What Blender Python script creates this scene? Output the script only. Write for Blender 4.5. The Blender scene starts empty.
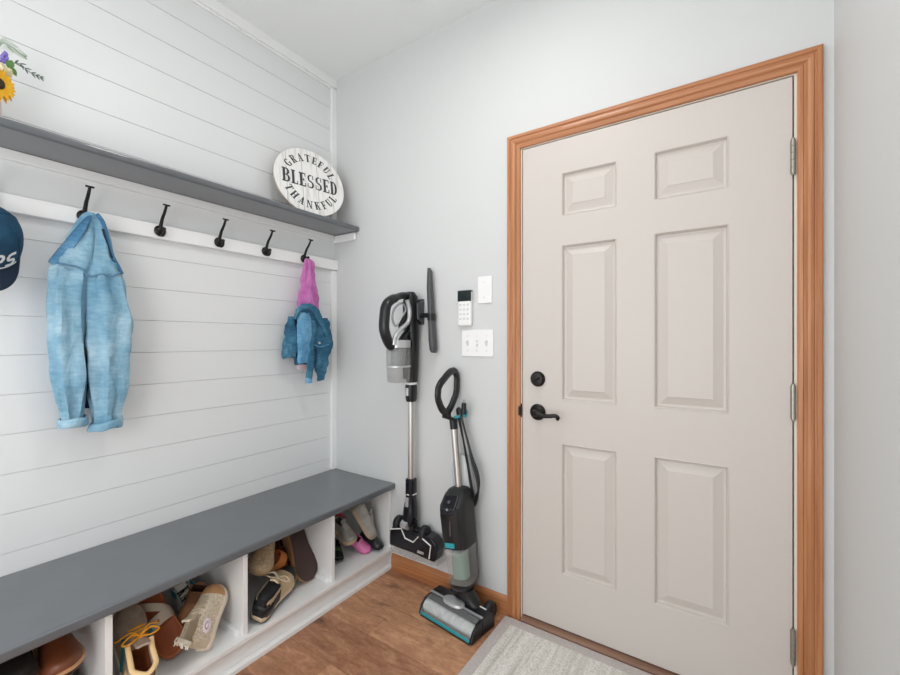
import bpy, bmesh, math, random
from mathutils import Vector, Matrix, noise
random.seed(7)
sc = bpy.context.scene
col = sc.collection
V = Vector
R = math.radians
# ------------------------------------------------------------------ camera, light, exposure
F_PX, CY, YAW = 417.1, 340.5, R(33.69)
CAM = V((1.952, -1.690, 1.220))
cd = bpy.data.cameras.new('camera'); cam = bpy.data.objects.new('camera', cd); col.objects.link(cam)
cam.location = CAM; cam.rotation_euler = (R(90), 0, YAW)
cd.sensor_width = 36; cd.lens = F_PX / 900 * 36; cd.shift_y = 3 / 900; cd.clip_start = .05
sc.camera = cam
w = bpy.data.worlds.new('world'); sc.world = w; w.use_nodes = True
w.node_tree.nodes['Background'].inputs[0].default_value = (.97, .99, 1, 1)
w.node_tree.nodes['Background'].inputs[1].default_value = 1.8
def area(name, loc, rot, size, power, colr=(1, 1, 1), shape='DISK', size_y=None):
    l = bpy.data.lights.new(name, 'AREA'); l.energy = power; l.color = colr; l.shape = shape; l.size = size
    if size_y: l.size_y = size_y
    o = bpy.data.objects.new(name, l); o.location = loc; o.rotation_euler = rot; col.objects.link(o)
area('ceiling_lamp_light', (1.30, -.80, 2.70), (0, 0, 0), .40, 6.5, (1, .98, .95))
def point_light(name, loc, power, rad, colr=(1, .985, .97)):
    l = bpy.data.lights.new(name, 'POINT'); l.energy = power; l.shadow_soft_size = rad; l.color = colr
    o = bpy.data.objects.new(name, l); o.location = loc; col.objects.link(o)
point_light('added_fill_light', (1.35, -2.35, 1.25), 17, .25)  # unseen fill added behind the camera to brighten the cubbies and lower walls
sc.view_settings.view_transform = 'Standard'; sc.view_settings.look = 'None'
sc.view_settings.exposure = .08; sc.view_settings.gamma = 1; sc.view_settings.use_curve_mapping = False

# ------------------------------------------------------------------ helpers
FW = V((-math.sin(YAW), math.cos(YAW), 0)); RT = V((math.cos(YAW), math.sin(YAW), 0))
def _ray(px, py): return FW + RT * ((px - 450) / F_PX) + V((0, 0, (CY - py) / F_PX))
def aX(px, py, x): r = _ray(px, py); return CAM + r * ((x - CAM.x) / r.x)      # measured point on a plane x = const
def aY(px, py, y): r = _ray(px, py); return CAM + r * ((y - CAM.y) / r.y)
def aZ(px, py, z): r = _ray(px, py); return CAM + r * ((z - CAM.z) / r.z)

def lin(h):
    h = h.lstrip('#'); c = [int(h[i:i + 2], 16) / 255 for i in (0, 2, 4)]
    return tuple((x / 12.92 if x <= .04045 else ((x + .055) / 1.055) ** 2.4) for x in c) + (1,)
def mat(name, hexc, rough=.5, metal=0, var=None, vscale=20, stretch=(1, 1, 1), bump=0, bscale=200, trans=0, ior=1.45, coat=0, alpha=1, spec=None):
    m = bpy.data.materials.new(name); m.use_nodes = True
    nt = m.node_tree; b = nt.nodes['Principled BSDF']
    b.inputs['Base Color'].default_value = lin(hexc); b.inputs['Roughness'].default_value = rough; b.inputs['Metallic'].default_value = metal
    if trans: b.inputs['Transmission Weight'].default_value = trans; b.inputs['IOR'].default_value = ior
    if coat: b.inputs['Coat Weight'].default_value = coat
    if spec is not None: b.inputs['Specular IOR Level'].default_value = spec
    b.inputs['Alpha'].default_value = alpha
    tc = nt.nodes.new('ShaderNodeTexCoord'); mp = nt.nodes.new('ShaderNodeMapping'); mp.inputs['Scale'].default_value = stretch
    nt.links.new(tc.outputs['Object'], mp.inputs[0])
    if var:
        n = nt.nodes.new('ShaderNodeTexNoise'); n.inputs['Scale'].default_value = vscale; n.inputs['Detail'].default_value = 6
        r = nt.nodes.new('ShaderNodeValToRGB'); r.color_ramp.elements[0].color = lin(hexc); r.color_ramp.elements[1].color = lin(var)
        r.color_ramp.elements[0].position = .35; r.color_ramp.elements[1].position = .65
        nt.links.new(mp.outputs[0], n.inputs['Vector']); nt.links.new(n.outputs['Fac'], r.inputs[0]); nt.links.new(r.outputs[0], b.inputs['Base Color'])
    if bump:
        n2 = nt.nodes.new('ShaderNodeTexNoise'); n2.inputs['Scale'].default_value = bscale; n2.inputs['Detail'].default_value = 3
        bp = nt.nodes.new('ShaderNodeBump'); bp.inputs['Strength'].default_value = bump; bp.inputs['Distance'].default_value = .002
        nt.links.new(mp.outputs[0], n2.inputs['Vector']); nt.links.new(n2.outputs['Fac'], bp.inputs['Height']); nt.links.new(bp.outputs[0], b.inputs['Normal'])
    return m

def floor_mat():
    m = bpy.data.materials.new('rustic_plank_floor'); m.use_nodes = True; nt = m.node_tree; L = nt.links; N = nt.nodes.new
    b = nt.nodes['Principled BSDF']; b.inputs['Roughness'].default_value = .42
    tc = N('ShaderNodeTexCoord')
    br = N('ShaderNodeTexBrick'); br.offset = .37; br.inputs['Scale'].default_value = 1; br.inputs['Brick Width'].default_value = 1.1
    br.inputs['Row Height'].default_value = .19; br.inputs['Mortar Size'].default_value = .0012; br.inputs['Mortar Smooth'].default_value = .3
    br.inputs['Color1'].default_value = lin('#8a5b44'); br.inputs['Color2'].default_value = lin('#d6a37d'); br.inputs['Mortar'].default_value = lin('#6b4a38')
    L.new(tc.outputs['Object'], br.inputs['Vector'])
    mp = N('ShaderNodeMapping'); mp.inputs['Scale'].default_value = (4, 15, 1); L.new(tc.outputs['Object'], mp.inputs[0])
    n = N('ShaderNodeTexNoise'); n.inputs['Scale'].default_value = 2.0; n.inputs['Detail'].default_value = 9; n.inputs['Roughness'].default_value = .68; n.inputs['Distortion'].default_value = .8
    L.new(mp.outputs[0], n.inputs['Vector'])
    r = N('ShaderNodeValToRGB'); e = r.color_ramp.elements
    e[0].position = .36; e[0].color = lin('#80523e'); e[1].position = .66; e[1].color = lin('#e2b08c')
    k = e.new(.5); k.color = lin('#b57e5c')
    L.new(n.outputs['Fac'], r.inputs[0])
    mx = N('ShaderNodeMix'); mx.data_type = 'RGBA'; mx.inputs[0].default_value = .42
    L.new(br.outputs['Color'], mx.inputs[6]); L.new(r.outputs[0], mx.inputs[7])
    mp2 = N('ShaderNodeMapping'); mp2.inputs['Scale'].default_value = (1.6, 4.2, 1); L.new(tc.outputs['Object'], mp2.inputs[0])
    n2 = N('ShaderNodeTexNoise'); n2.inputs['Scale'].default_value = 3.2; n2.inputs['Detail'].default_value = 5; L.new(mp2.outputs[0], n2.inputs['Vector'])
    r2 = N('ShaderNodeValToRGB'); r2.color_ramp.elements[0].position = .29; r2.color_ramp.elements[0].color = (.36, .34, .33, 1); r2.color_ramp.elements[1].position = .40; r2.color_ramp.elements[1].color = (1, 1, 1, 1)
    L.new(n2.outputs['Fac'], r2.inputs[0])
    m2 = N('ShaderNodeMix'); m2.data_type = 'RGBA'; m2.blend_type = 'MULTIPLY'; m2.inputs[0].default_value = .9
    L.new(mx.outputs[2], m2.inputs[6]); L.new(r2.outputs[0], m2.inputs[7])
    n4 = N('ShaderNodeTexNoise'); n4.inputs['Scale'].default_value = 110; n4.inputs['Detail'].default_value = 4; mp4 = N('ShaderNodeMapping'); mp4.inputs['Scale'].default_value = (.5, 1, 1); L.new(tc.outputs['Object'], mp4.inputs[0]); L.new(mp4.outputs[0], n4.inputs['Vector'])
    r4 = N('ShaderNodeValToRGB'); r4.color_ramp.elements[0].position = .3; r4.color_ramp.elements[0].color = (.78, .76, .74, 1); r4.color_ramp.elements[1].position = .62; r4.color_ramp.elements[1].color = (1.0, 1.0, 1.0, 1); L.new(n4.outputs['Fac'], r4.inputs[0])
    m4 = N('ShaderNodeMix'); m4.data_type = 'RGBA'; m4.blend_type = 'MULTIPLY'; m4.inputs[0].default_value = .9; L.new(m2.outputs[2], m4.inputs[6]); L.new(r4.outputs[0], m4.inputs[7]); L.new(m4.outputs[2], b.inputs['Base Color'])
    bp = N('ShaderNodeBump'); bp.inputs['Strength'].default_value = .15; bp.inputs['Distance'].default_value = .002; L.new(n.outputs['Fac'], bp.inputs['Height']); L.new(bp.outputs[0], b.inputs['Normal'])
    return m
def wood_mat(name, axis, c0='#b4774c', c1='#c48b62', c2='#a46a43'):
    m = bpy.data.materials.new(name); m.use_nodes = True; nt = m.node_tree; L = nt.links; N = nt.nodes.new
    b = nt.nodes['Principled BSDF']; b.inputs['Roughness'].default_value = .36; b.inputs['Coat Weight'].default_value = .15
    tc = N('ShaderNodeTexCoord'); mp = N('ShaderNodeMapping'); s = [46, 46, 46]; s[axis] = 1.6; mp.inputs['Scale'].default_value = s
    L.new(tc.outputs['Object'], mp.inputs[0])
    n = N('ShaderNodeTexNoise'); n.inputs['Scale'].default_value = 1.6; n.inputs['Detail'].default_value = 7; n.inputs['Distortion'].default_value = .5; L.new(mp.outputs[0], n.inputs['Vector'])
    r = N('ShaderNodeValToRGB'); e = r.color_ramp.elements; e[0].position = .3; e[0].color = lin(c2); e[1].position = .7; e[1].color = lin(c1); k = e.new(.5); k.color = lin(c0)
    L.new(n.outputs['Fac'], r.inputs[0]); L.new(r.outputs[0], b.inputs['Base Color'])
    return m
def denim_mat(name, base, light, dark):
    m = bpy.data.materials.new(name); m.use_nodes = True; nt = m.node_tree; L = nt.links; N = nt.nodes.new
    b = nt.nodes['Principled BSDF']; b.inputs['Roughness'].default_value = .9; b.inputs['Specular IOR Level'].default_value = .15
    tc = N('ShaderNodeTexCoord')
    n = N('ShaderNodeTexNoise'); n.inputs['Scale'].default_value = 9; n.inputs['Detail'].default_value = 5; L.new(tc.outputs['Object'], n.inputs['Vector'])
    mp = N('ShaderNodeMapping'); mp.inputs['Scale'].default_value = (34, 34, 120); L.new(tc.outputs['Object'], mp.inputs[0])
    n2 = N('ShaderNodeTexNoise'); n2.inputs['Scale'].default_value = 1; n2.inputs['Detail'].default_value = 4; L.new(mp.outputs[0], n2.inputs['Vector'])
    ma = N('ShaderNodeMath'); ma.operation = 'MULTIPLY_ADD'; ma.inputs[1].default_value = .28; L.new(n2.outputs['Fac'], ma.inputs[0])
    mb = N('ShaderNodeMath'); mb.operation = 'MULTIPLY'; mb.inputs[1].default_value = .72; L.new(n.outputs['Fac'], mb.inputs[0]); L.new(mb.outputs[0], ma.inputs[2])
    r = N('ShaderNodeValToRGB'); e = r.color_ramp.elements; e[0].position = .36; e[0].color = lin(dark); e[1].position = .68; e[1].color = lin(light); k = e.new(.52); k.color = lin(base)
    L.new(ma.outputs[0], r.inputs[0]); L.new(r.outputs[0], b.inputs['Base Color'])
    bp = N('ShaderNodeBump'); bp.inputs['Strength'].default_value = .25; bp.inputs['Distance'].default_value = .002; L.new(n2.outputs['Fac'], bp.inputs['Height'])
    mp3 = N('ShaderNodeMapping'); mp3.inputs['Scale'].default_value = (30, 30, 16); mp3.inputs['Rotation'].default_value = (.35, .2, 0); L.new(tc.outputs['Object'], mp3.inputs[0])
    n3 = N('ShaderNodeTexNoise'); n3.inputs['Scale'].default_value = 1; n3.inputs['Detail'].default_value = 2.5; n3.inputs['Distortion'].default_value = .8; L.new(mp3.outputs[0], n3.inputs['Vector'])
    b2 = N('ShaderNodeBump'); b2.inputs['Strength'].default_value = .55; b2.inputs['Distance'].default_value = .014; L.new(n3.outputs['Fac'], b2.inputs['Height']); L.new(bp.outputs[0], b2.inputs['Normal']); L.new(b2.outputs[0], b.inputs['Normal'])
    return m
def stripe_mat(name, c0, c1, c2):                      # woven rug: uneven stripes across x, fine loops along y
    m = bpy.data.materials.new(name); m.use_nodes = True; nt = m.node_tree; L = nt.links; N = nt.nodes.new
    b = nt.nodes['Principled BSDF']; b.inputs['Roughness'].default_value = .95
    tc = N('ShaderNodeTexCoord'); mp = N('ShaderNodeMapping'); mp.inputs['Scale'].default_value = (1, .03, 1); L.new(tc.outputs['Object'], mp.inputs[0])
    n = N('ShaderNodeTexNoise'); n.inputs['Scale'].default_value = 26; n.inputs['Detail'].default_value = 5; n.inputs['Roughness'].default_value = .7; L.new(mp.outputs[0], n.inputs['Vector'])
    r = N('ShaderNodeValToRGB'); e = r.color_ramp.elements; e[0].position = .34; e[0].color = lin(c0); e[1].position = .6; e[1].color = lin(c2); k = e.new(.46); k.color = lin(c1)
    L.new(n.outputs['Fac'], r.inputs[0])
    v = N('ShaderNodeTexVoronoi'); v.inputs['Scale'].default_value = 130; L.new(tc.outputs['Object'], v.inputs['Vector'])
    r2 = N('ShaderNodeValToRGB'); r2.color_ramp.elements[0].color = (1, 1, 1, 1); r2.color_ramp.elements[1].color = (.72, .71, .69, 1); r2.color_ramp.elements[0].position = .25
    L.new(v.outputs['Distance'], r2.inputs[0])
    mx = N('ShaderNodeMix'); mx.data_type = 'RGBA'; mx.blend_type = 'MULTIPLY'; mx.inputs[0].default_value = 1; L.new(r.outputs[0], mx.inputs[6]); L.new(r2.outputs[0], mx.inputs[7])
    L.new(mx.outputs[2], b.inputs['Base Color'])
    bp = N('ShaderNodeBump'); bp.inputs['Strength'].default_value = .5; bp.inputs['Distance'].default_value = .003; bp.invert = True; L.new(v.outputs['Distance'], bp.inputs['Height']); L.new(bp.outputs[0], b.inputs['Normal'])
    return m
def sign_mat():
    m = bpy.data.materials.new('whitewashed_boards'); m.use_nodes = True; nt = m.node_tree; L = nt.links; N = nt.nodes.new
    b = nt.nodes['Principled BSDF']; b.inputs['Roughness'].default_value = .7
    tc = N('ShaderNodeTexCoord'); sx = N('ShaderNodeSeparateXYZ'); L.new(tc.outputs['Object'], sx.inputs[0])
    a = N('ShaderNodeMath'); a.operation = 'ADD'; a.inputs[1].default_value = 1.0 + .0415; L.new(sx.outputs['Y'], a.inputs[0])
    mo = N('ShaderNodeMath'); mo.operation = 'MODULO'; mo.inputs[1].default_value = .083; L.new(a.outputs[0], mo.inputs[0])
    lt = N('ShaderNodeMath'); lt.operation = 'LESS_THAN'; lt.inputs[1].default_value = .0022; L.new(mo.outputs[0], lt.inputs[0])
    mp = N('ShaderNodeMapping'); mp.inputs['Scale'].default_value = (40, 40, 5); L.new(tc.outputs['Object'], mp.inputs[0])
    n = N('ShaderNodeTexNoise'); n.inputs['Scale'].default_value = 1.5; n.inputs['Detail'].default_value = 6; L.new(mp.outputs[0], n.inputs['Vector'])
    r = N('ShaderNodeValToRGB'); r.color_ramp.elements[0].position = .25; r.color_ramp.elements[0].color = lin('#cfccc8'); r.color_ramp.elements[1].position = .5; r.color_ramp.elements[1].color = lin('#f1f0ee')
    L.new(n.outputs['Fac'], r.inputs[0])
    mx = N('ShaderNodeMix'); mx.data_type = 'RGBA'; mx.inputs[7].default_value = lin('#a09d9a'); L.new(lt.outputs[0], mx.inputs[0]); L.new(r.outputs[0], mx.inputs[6]); L.new(mx.outputs[2], b.inputs['Base Color'])
    return m

M = dict(
    floor=floor_mat(), casing=wood_mat('oak_trim_upright', 2), casing_h=wood_mat('oak_trim_level', 0),
    wall=mat('wall_paint', '#d4d6d6', .6, bump=.06, bscale=260), ceil=mat('ceiling_paint', '#f0f3f3', .85, bump=.35, bscale=95),
    shiplap=mat('white_shiplap', '#e6e8e9', .38, bump=.02, bscale=60), white=mat('white_trim', '#f3f4f4', .35),
    grey=mat('charcoal_paint', '#5d6166', .3, var='#63676c', vscale=5, coat=.5), door=mat('greige_door_paint', '#cec7c1', .42, bump=.03, bscale=120),
    jamb=mat('cream_jamb', '#e2d9cd', .5), gap=mat('dark_gasket', '#2c2a28', .8), sill=mat('sill_wood', '#8d6a55', .5, var='#7a5945', vscale=14, stretch=(.2, 2, 1)),
    iron=mat('dark_bronze', '#2b2a29', .33, .7), nickel=mat('satin_nickel', '#a9a49b', .35, .9), plate=mat('white_plastic', '#f3f3f2', .35),
    screen=mat('dark_screen', '#1e2a29', .15), key=mat('key_grey', '#d8dadb', .5),
    black=mat('black_plastic', '#17181b', .28), blackm=mat('black_matte', '#202123', .5), navy=mat('midnight_plastic', '#12131c', .25), dgrey=mat('dark_grey_plastic', '#4b4d50', .4),
    chrome=mat('brushed_tube', '#cfcbc6', .3, .85), silver=mat('silver_plastic', '#c9cbcd', .28, .5), clear=mat('clear_plastic', '#e6eaea', .06, alpha=.10), smoke=mat('smoked_plastic', '#b6b2ae', .08, alpha=.26),
    bin=mat('tinted_bin', '#aeb0af', .08, alpha=.42), filt=mat('filter_grey', '#8d9092', .7), teal=mat('teal_plastic', '#2a9aa6', .35), tank=mat('green_tank', '#8fb5a7', .15, alpha=.72), roller=mat('roller_nap', '#cfd2d2', .95, var='#b4b8b9', vscale=60, bump=.4), frost=mat('frosted_tank', '#d3d6d9', .3, alpha=.75),
    rugb=mat('rug_border', '#c8c0bd', .95, var='#bbb3b0', vscale=90, bump=.4), rug=stripe_mat('woven_rug', '#bab7b0', '#dedcd5', '#f0eee9'),
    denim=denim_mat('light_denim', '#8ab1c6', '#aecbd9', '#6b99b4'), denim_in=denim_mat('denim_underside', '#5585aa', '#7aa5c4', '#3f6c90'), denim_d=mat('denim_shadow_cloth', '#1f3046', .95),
    kdenim=denim_mat('blue_denim', '#3f6f8b', '#5f90aa', '#2a526e'), kdenim_l=denim_mat('pale_denim_lining', '#6ba3c8', '#8fc0de', '#4f86ad'), seam=mat('denim_stitch', '#5d86a5', .9), pink=mat('pink_fleece', '#cd80bd', .95, var='#b966a7', vscale=28, bump=.5, bscale=240), palepink=mat('pale_pink_cloth', '#ddc5cd', .95, bump=.3),
    button=mat('steel_button', '#9b9a96', .35, .8), cap=mat('petrol_cap_cloth', '#0e4563', .85, var='#0b3a56', vscale=40, bump=.25), capb=mat('navy_brim_cloth', '#0b2239', .85, bump=.25), capw=mat('white_embroidery', '#eef0f2', .8),
    board=sign_mat(), letter=mat('charcoal_lettering', '#33373b', .7, var='#44484c', vscale=60), rim=mat('raw_board_edge', '#cdb9a6', .8),
    vase=mat('blush_ceramic', '#ecdcd2', .45), yellow=mat('sunflower_petal', '#f0a914', .7, var='#f6c62c', vscale=60), brown=mat('seed_head', '#40301c', .9, bump=.5), cream=mat('cream_petal', '#f4ecc8', .7), purple=mat('lavender_bud', '#8676c4', .8), green=mat('leaf_green', '#5d8a45', .6, var='#49743a', vscale=50), sage=mat('sage_leaf', '#55655b', .7), fern=mat('fern_green', '#7d9676', .7),
)

ORG = {}
def tag(o, label=None, cat=None, group=None, kind=None):
    for k, v in (('label', label), ('category', cat), ('group', group), ('kind', kind)):
        if v: o[k] = v
    return o
def thing(name, label, cat, loc, group=None):
    o = bpy.data.objects.new(name, None); col.objects.link(o); o.location = loc; o.empty_display_size = .05
    ORG[o] = V(loc); return tag(o, label, cat, group)

class MB:
    def __init__(s): s.v = []; s.f = []; s.m = []; s.mi = 0
    def face(s, idx): s.f.append(list(idx)); s.m.append(s.mi)
    def add(s, vs): b = len(s.v); s.v += [V(p) for p in vs]; return b
    def box(s, lo, hi):
        (a, b, c), (d, e, f) = lo, hi
        k = s.add([(a, b, c), (d, b, c), (d, e, c), (a, e, c), (a, b, f), (d, b, f), (d, e, f), (a, e, f)])
        for q in ((3, 2, 1, 0), (4, 5, 6, 7), (0, 1, 5, 4), (1, 2, 6, 5), (2, 3, 7, 6), (3, 0, 4, 7)): s.face([k + i for i in q])
        return s
    def loft(s, rings, cap=True, closed=False, ringclosed=True):
        n = len(rings[0]); ks = [s.add(r) for r in rings]
        pairs = list(zip(ks[:-1], ks[1:])) + ([(ks[-1], ks[0])] if closed else [])
        for a, b in pairs:
            for i in range(n if ringclosed else n - 1):
                j = (i + 1) % n; s.face((a + i, a + j, b + j, b + i))
        if cap and not closed and ringclosed:
            s.face([ks[0] + i for i in range(n)][::-1]); s.face([ks[-1] + i for i in range(n)])
        return s
    def tube(s, path, r, n=10, closed=False, flat=None):
        path = [V(p) for p in path]; N_ = len(path); rings = []
        up = None
        for i, p in enumerate(path):
            if closed: t = path[(i + 1) % N_] - path[i - 1]
            else: t = path[min(i + 1, N_ - 1)] - path[max(i - 1, 0)]
            t.normalize()
            if flat is not None: u = V(flat) - t * V(flat).dot(t); u.normalize()
            else:
                if up is None: up = V((0, 0, 1)) if abs(t.z) < .9 else V((1, 0, 0))
                u = up - t * up.dot(t); u.normalize(); up = u
            w_ = t.cross(u)
            rr = r[i] if isinstance(r, list) else r
            ra, rb = rr if isinstance(rr, (list, tuple)) else (rr, rr)
            rings.append([p + u * (ra * math.cos(2 * math.pi * k / n)) + w_ * (rb * math.sin(2 * math.pi * k / n)) for k in range(n)])
        return s.loft(rings, closed=closed)
    def cyl(s, p0, p1, r, r1=None, n=20): return s.tube([p0, p1], [(r, r), (r1 if r1 is not None else r,) * 2], n)
    def prism(s, poly, vec):
        poly = [V(p) for p in poly]; vec = V(vec); n = len(poly)
        a = s.add(poly); b = s.add([p + vec for p in poly])
        for i in range(n): j = (i + 1) % n; s.face((a + i, a + j, b + j, b + i))
        s.face([a + i for i in range(n)][::-1]); s.face([b + i for i in range(n)]); return s
    def ell(s, c, rad, rot=None, nu=14, nv=8):
        c = V(c); rings = []
        for j in range(nv + 1):
            th = math.pi * (j + .02 if j == 0 else (j - .02 if j == nv else j)) / nv
            ring = []
            for i in range(nu):
                p = V((rad[0] * math.sin(th) * math.cos(2 * math.pi * i / nu), rad[1] * math.sin(th) * math.sin(2 * math.pi * i / nu), -rad[2] * math.cos(th)))
                ring.append(c + (rot @ p if rot else p))
            rings.append(ring)
        return s.loft(rings)
    def lathe(s, prof, c, n=28, rot=None):
        c = V(c); return s.loft([[c + ((rot @ V((r * math.cos(2 * math.pi * i / n), r * math.sin(2 * math.pi * i / n), z))) if rot else V((r * math.cos(2 * math.pi * i / n), r * math.sin(2 * math.pi * i / n), z))) for i in range(n)] for r, z in prof])
    def build(s, name, mats, parent=None, smooth=False, bevel=0, sub=0, wr=None, seg=2, ang=35):
        if not isinstance(mats, (list, tuple)): mats = [mats]
        me = bpy.data.meshes.new(name)
        root = parent
        while root is not None and root.parent is not None: root = root.parent
        if parent is not None: org = ORG[root]
        else:
            lo = V([min(p[i] for p in s.v) for i in range(3)]); hi = V([max(p[i] for p in s.v) for i in range(3)]); org = V(((lo.x + hi.x) / 2, (lo.y + hi.y) / 2, lo.z))
        me.from_pydata([p - org for p in s.v], [], s.f)
        for m in mats: me.materials.append(m)
        bm = bmesh.new(); bm.from_mesh(me)
        for f, mi in zip(bm.faces, s.m): f.material_index = mi
        bmesh.ops.recalc_face_normals(bm, faces=bm.faces[:])
        if wr:
            bm.normal_update(); sc_, amp = wr
            for v in bm.verts:
                p = v.co + org; q = V((p.x * sc_[0], p.y * sc_[1], p.z * sc_[2]))
                v.co += v.normal * amp * (noise.noise(q) + .5 * noise.noise(q * 2.3))
        if smooth:
            for f in bm.faces: f.smooth = True
        bm.to_mesh(me); bm.free()
        if smooth: me.set_sharp_from_angle(angle=R(50))
        o = bpy.data.objects.new(name, me); col.objects.link(o)
        if parent is not None: o.parent = parent
        else: o.location = org; ORG[o] = org
        if bevel:
            b = o.modifiers.new('bevel', 'BEVEL'); b.width = bevel; b.segments = seg; b.limit_method = 'ANGLE'; b.angle_limit = R(ang); b.harden_normals = False
        if sub:
            d = o.modifiers.new('subdivision', 'SUBSURF'); d.levels = sub; d.render_levels = sub
        return o
def struct(o): o['kind'] = 'structure'; return o
def lerp(tab, t):
    for (a, b), (c, d) in zip(tab[:-1], tab[1:]):
        if t <= c:
            k = 0 if c == a else max(0, (t - a) / (c - a)); return b + (d - b) * k
    return tab[-1][1]
def spline(pts, n, closed=False):
    pts = [V(p) for p in pts]; N_ = len(pts); out = []
    segs = N_ if closed else N_ - 1
    for i in range(segs):
        g = (lambda k: pts[k % N_]) if closed else (lambda k: pts[max(0, min(N_ - 1, k))])
        p0, p1, p2, p3 = g(i - 1), g(i), g(i + 1), g(i + 2)
        for k in range(n):
            t = k / n
            out.append(.5 * ((2 * p1) + (p2 - p0) * t + (2 * p0 - 5 * p1 + 4 * p2 - p3) * t * t + (3 * p1 - p0 - 3 * p2 + p3) * t ** 3))
    if not closed: out.append(pts[-1])
    return out
def sring(c, u, v, a, b, n=24, p=2.0):
    out = []
    for i in range(n):
        t = 2 * math.pi * i / n; ct, st = math.cos(t), math.sin(t)
        out.append(V(c) + V(u) * (a * math.copysign(abs(ct) ** (2 / p), ct)) + V(v) * (b * math.copysign(abs(st) ** (2 / p), st)))
    return out

# ------------------------------------------------------------------ the room
CEIL, XR, YF = 2.765, 2.218, -2.5
struct(MB().box((-.1, YF, -.05), (XR + .1, .1, 0)).build('floor', M['floor']))
struct(MB().box((-.1, YF, CEIL), (XR + .1, .1, CEIL + .05)).build('ceiling', M['ceil']))
DX0, DX1, DZ0, DZ1 = 1.2075, 2.1205, .030, 2.050
JO = .030
b = MB(); b.box((-.1, 0, 0), (DX0 - JO, .12, CEIL)); b.box((DX1 + JO, 0, 0), (XR + .1, .12, CEIL)); b.box((DX0 - JO, 0, DZ1 + JO), (DX1 + JO, .12, CEIL))
struct(b.build('wall_back', M['wall']))
struct(MB().box((XR, YF, 0), (XR + .1, 0, CEIL)).build('wall_right', M['wall']))
# shiplap wall: a profile of boards with narrow square grooves, run along y
prof = [(-.1, 0), (0, 0)]
z = .527
while z < CEIL - .02:
    prof += [(0, z - .0012), (-.004, z - .0008), (-.004, z + .0008), (0, z + .0012)]; z += .129
prof += [(0, CEIL), (-.1, CEIL)]
b = MB(); b.prism([(x, YF, zz) for x, zz in prof], (0, -YF, 0)); struct(b.build('wall_left', M['shiplap']))
b = MB(); b.box((0, YF, CEIL - .050), (.018, 0, CEIL)); b.box((.0, YF, CEIL - .062), (.009, 0, CEIL - .050)); struct(b.build('trim_1', M['white'], bevel=.0015))
b = MB(); b.box((0, -.036, 1.868), (.018, 0, CEIL - .062)); struct(b.build('trim_2', M['white'], bevel=.0015))
b = MB(); b.box((0, -.036, .461), (.018, 0, 1.632)); struct(b.build('trim_3', M['white'], bevel=.0015))
BENCH0 = -2.45
b = MB(); b.box((0, BENCH0, 1.635), (.028, 0, 1.693)); struct(b.build('trim_4', M['white'], bevel=.003))          # hook rail
# oak casing with moulded profile, mitred
PROF = [(0, .0), (0, .009), (.003, .011), (.014, .012), (.017, .0085), (.020, .0095), (.026, .0150), (.033, .0172), (.040, .0165), (.044, .0125), (.047, .0135), (.050, .0175), (.061, .0180), (.064, .0160), (.064, 0)]
IX0, IX1, IZ = 1.199, 2.132, 2.058
PROF = [(u * .93, d) for u, d in PROF]
def casing(bm, kind):
    rings = []
    for end in (0, 1):
        ring = []
        for u, d in PROF:
            if kind == 'L': p = (IX0 - u, -d, 0 if end == 0 else IZ + u)
            if kind == 'R': p = (IX1 + u, -d, 0 if end == 0 else IZ + u)
            if kind == 'T': p = ((IX0 - u) if end == 0 else (IX1 + u), -d, IZ + u)
            ring.append(p)
        rings.append(ring)
    bm.loft(rings)
for i, k in enumerate('LRT'):
    b = MB(); casing(b, k); struct(b.build('trim_%d' % (5 + i), M['casing_h'] if k == 'T' else M['casing'], smooth=False))
b = MB()
b.box((DX0 - JO, -.0005, 0), (DX0 - .004, .115, DZ1 + JO)); b.box((DX1 + .004, -.0005, 0), (DX1 + JO, .115, DZ1 + JO)); b.box((DX0 - .004, -.0005, DZ1 + .004), (DX1 + .004, .115, DZ1 + JO))
struct(b.build('trim_8', M['jamb']))
b = MB(); b.box((DX0 - .004, .034, 0), (DX0 + .012, .115, DZ1)); b.box((DX1 - .012, .034, 0), (DX1 + .004, .115, DZ1)); b.box((DX0 + .012, .034, DZ1 - .012), (DX1 - .012, .115, DZ1 + .004)); struct(b.build('trim_9', M['gap']))
b = MB(); b.prism([(0, -.020, 0), (0, -.020, .010), (0, -.012, .018), (0, .0, .022), (0, .115, .022), (0, .115, 0)], (DX1 - DX0 + .006, 0, 0))
for v in b.v: v.x += DX0 - .003
struct(b.build('trim_10', M['sill']))
b = MB(); b.prism([(.455, 0, 0), (.455, -.012, 0), (.455, -.012, .060), (.455, -.008, .072), (.455, -.004, .080), (.455, 0, .082)], (IX0 - .0598 - .455, 0, 0)); struct(b.build('baseboard_back', M['casing_h']))

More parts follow.
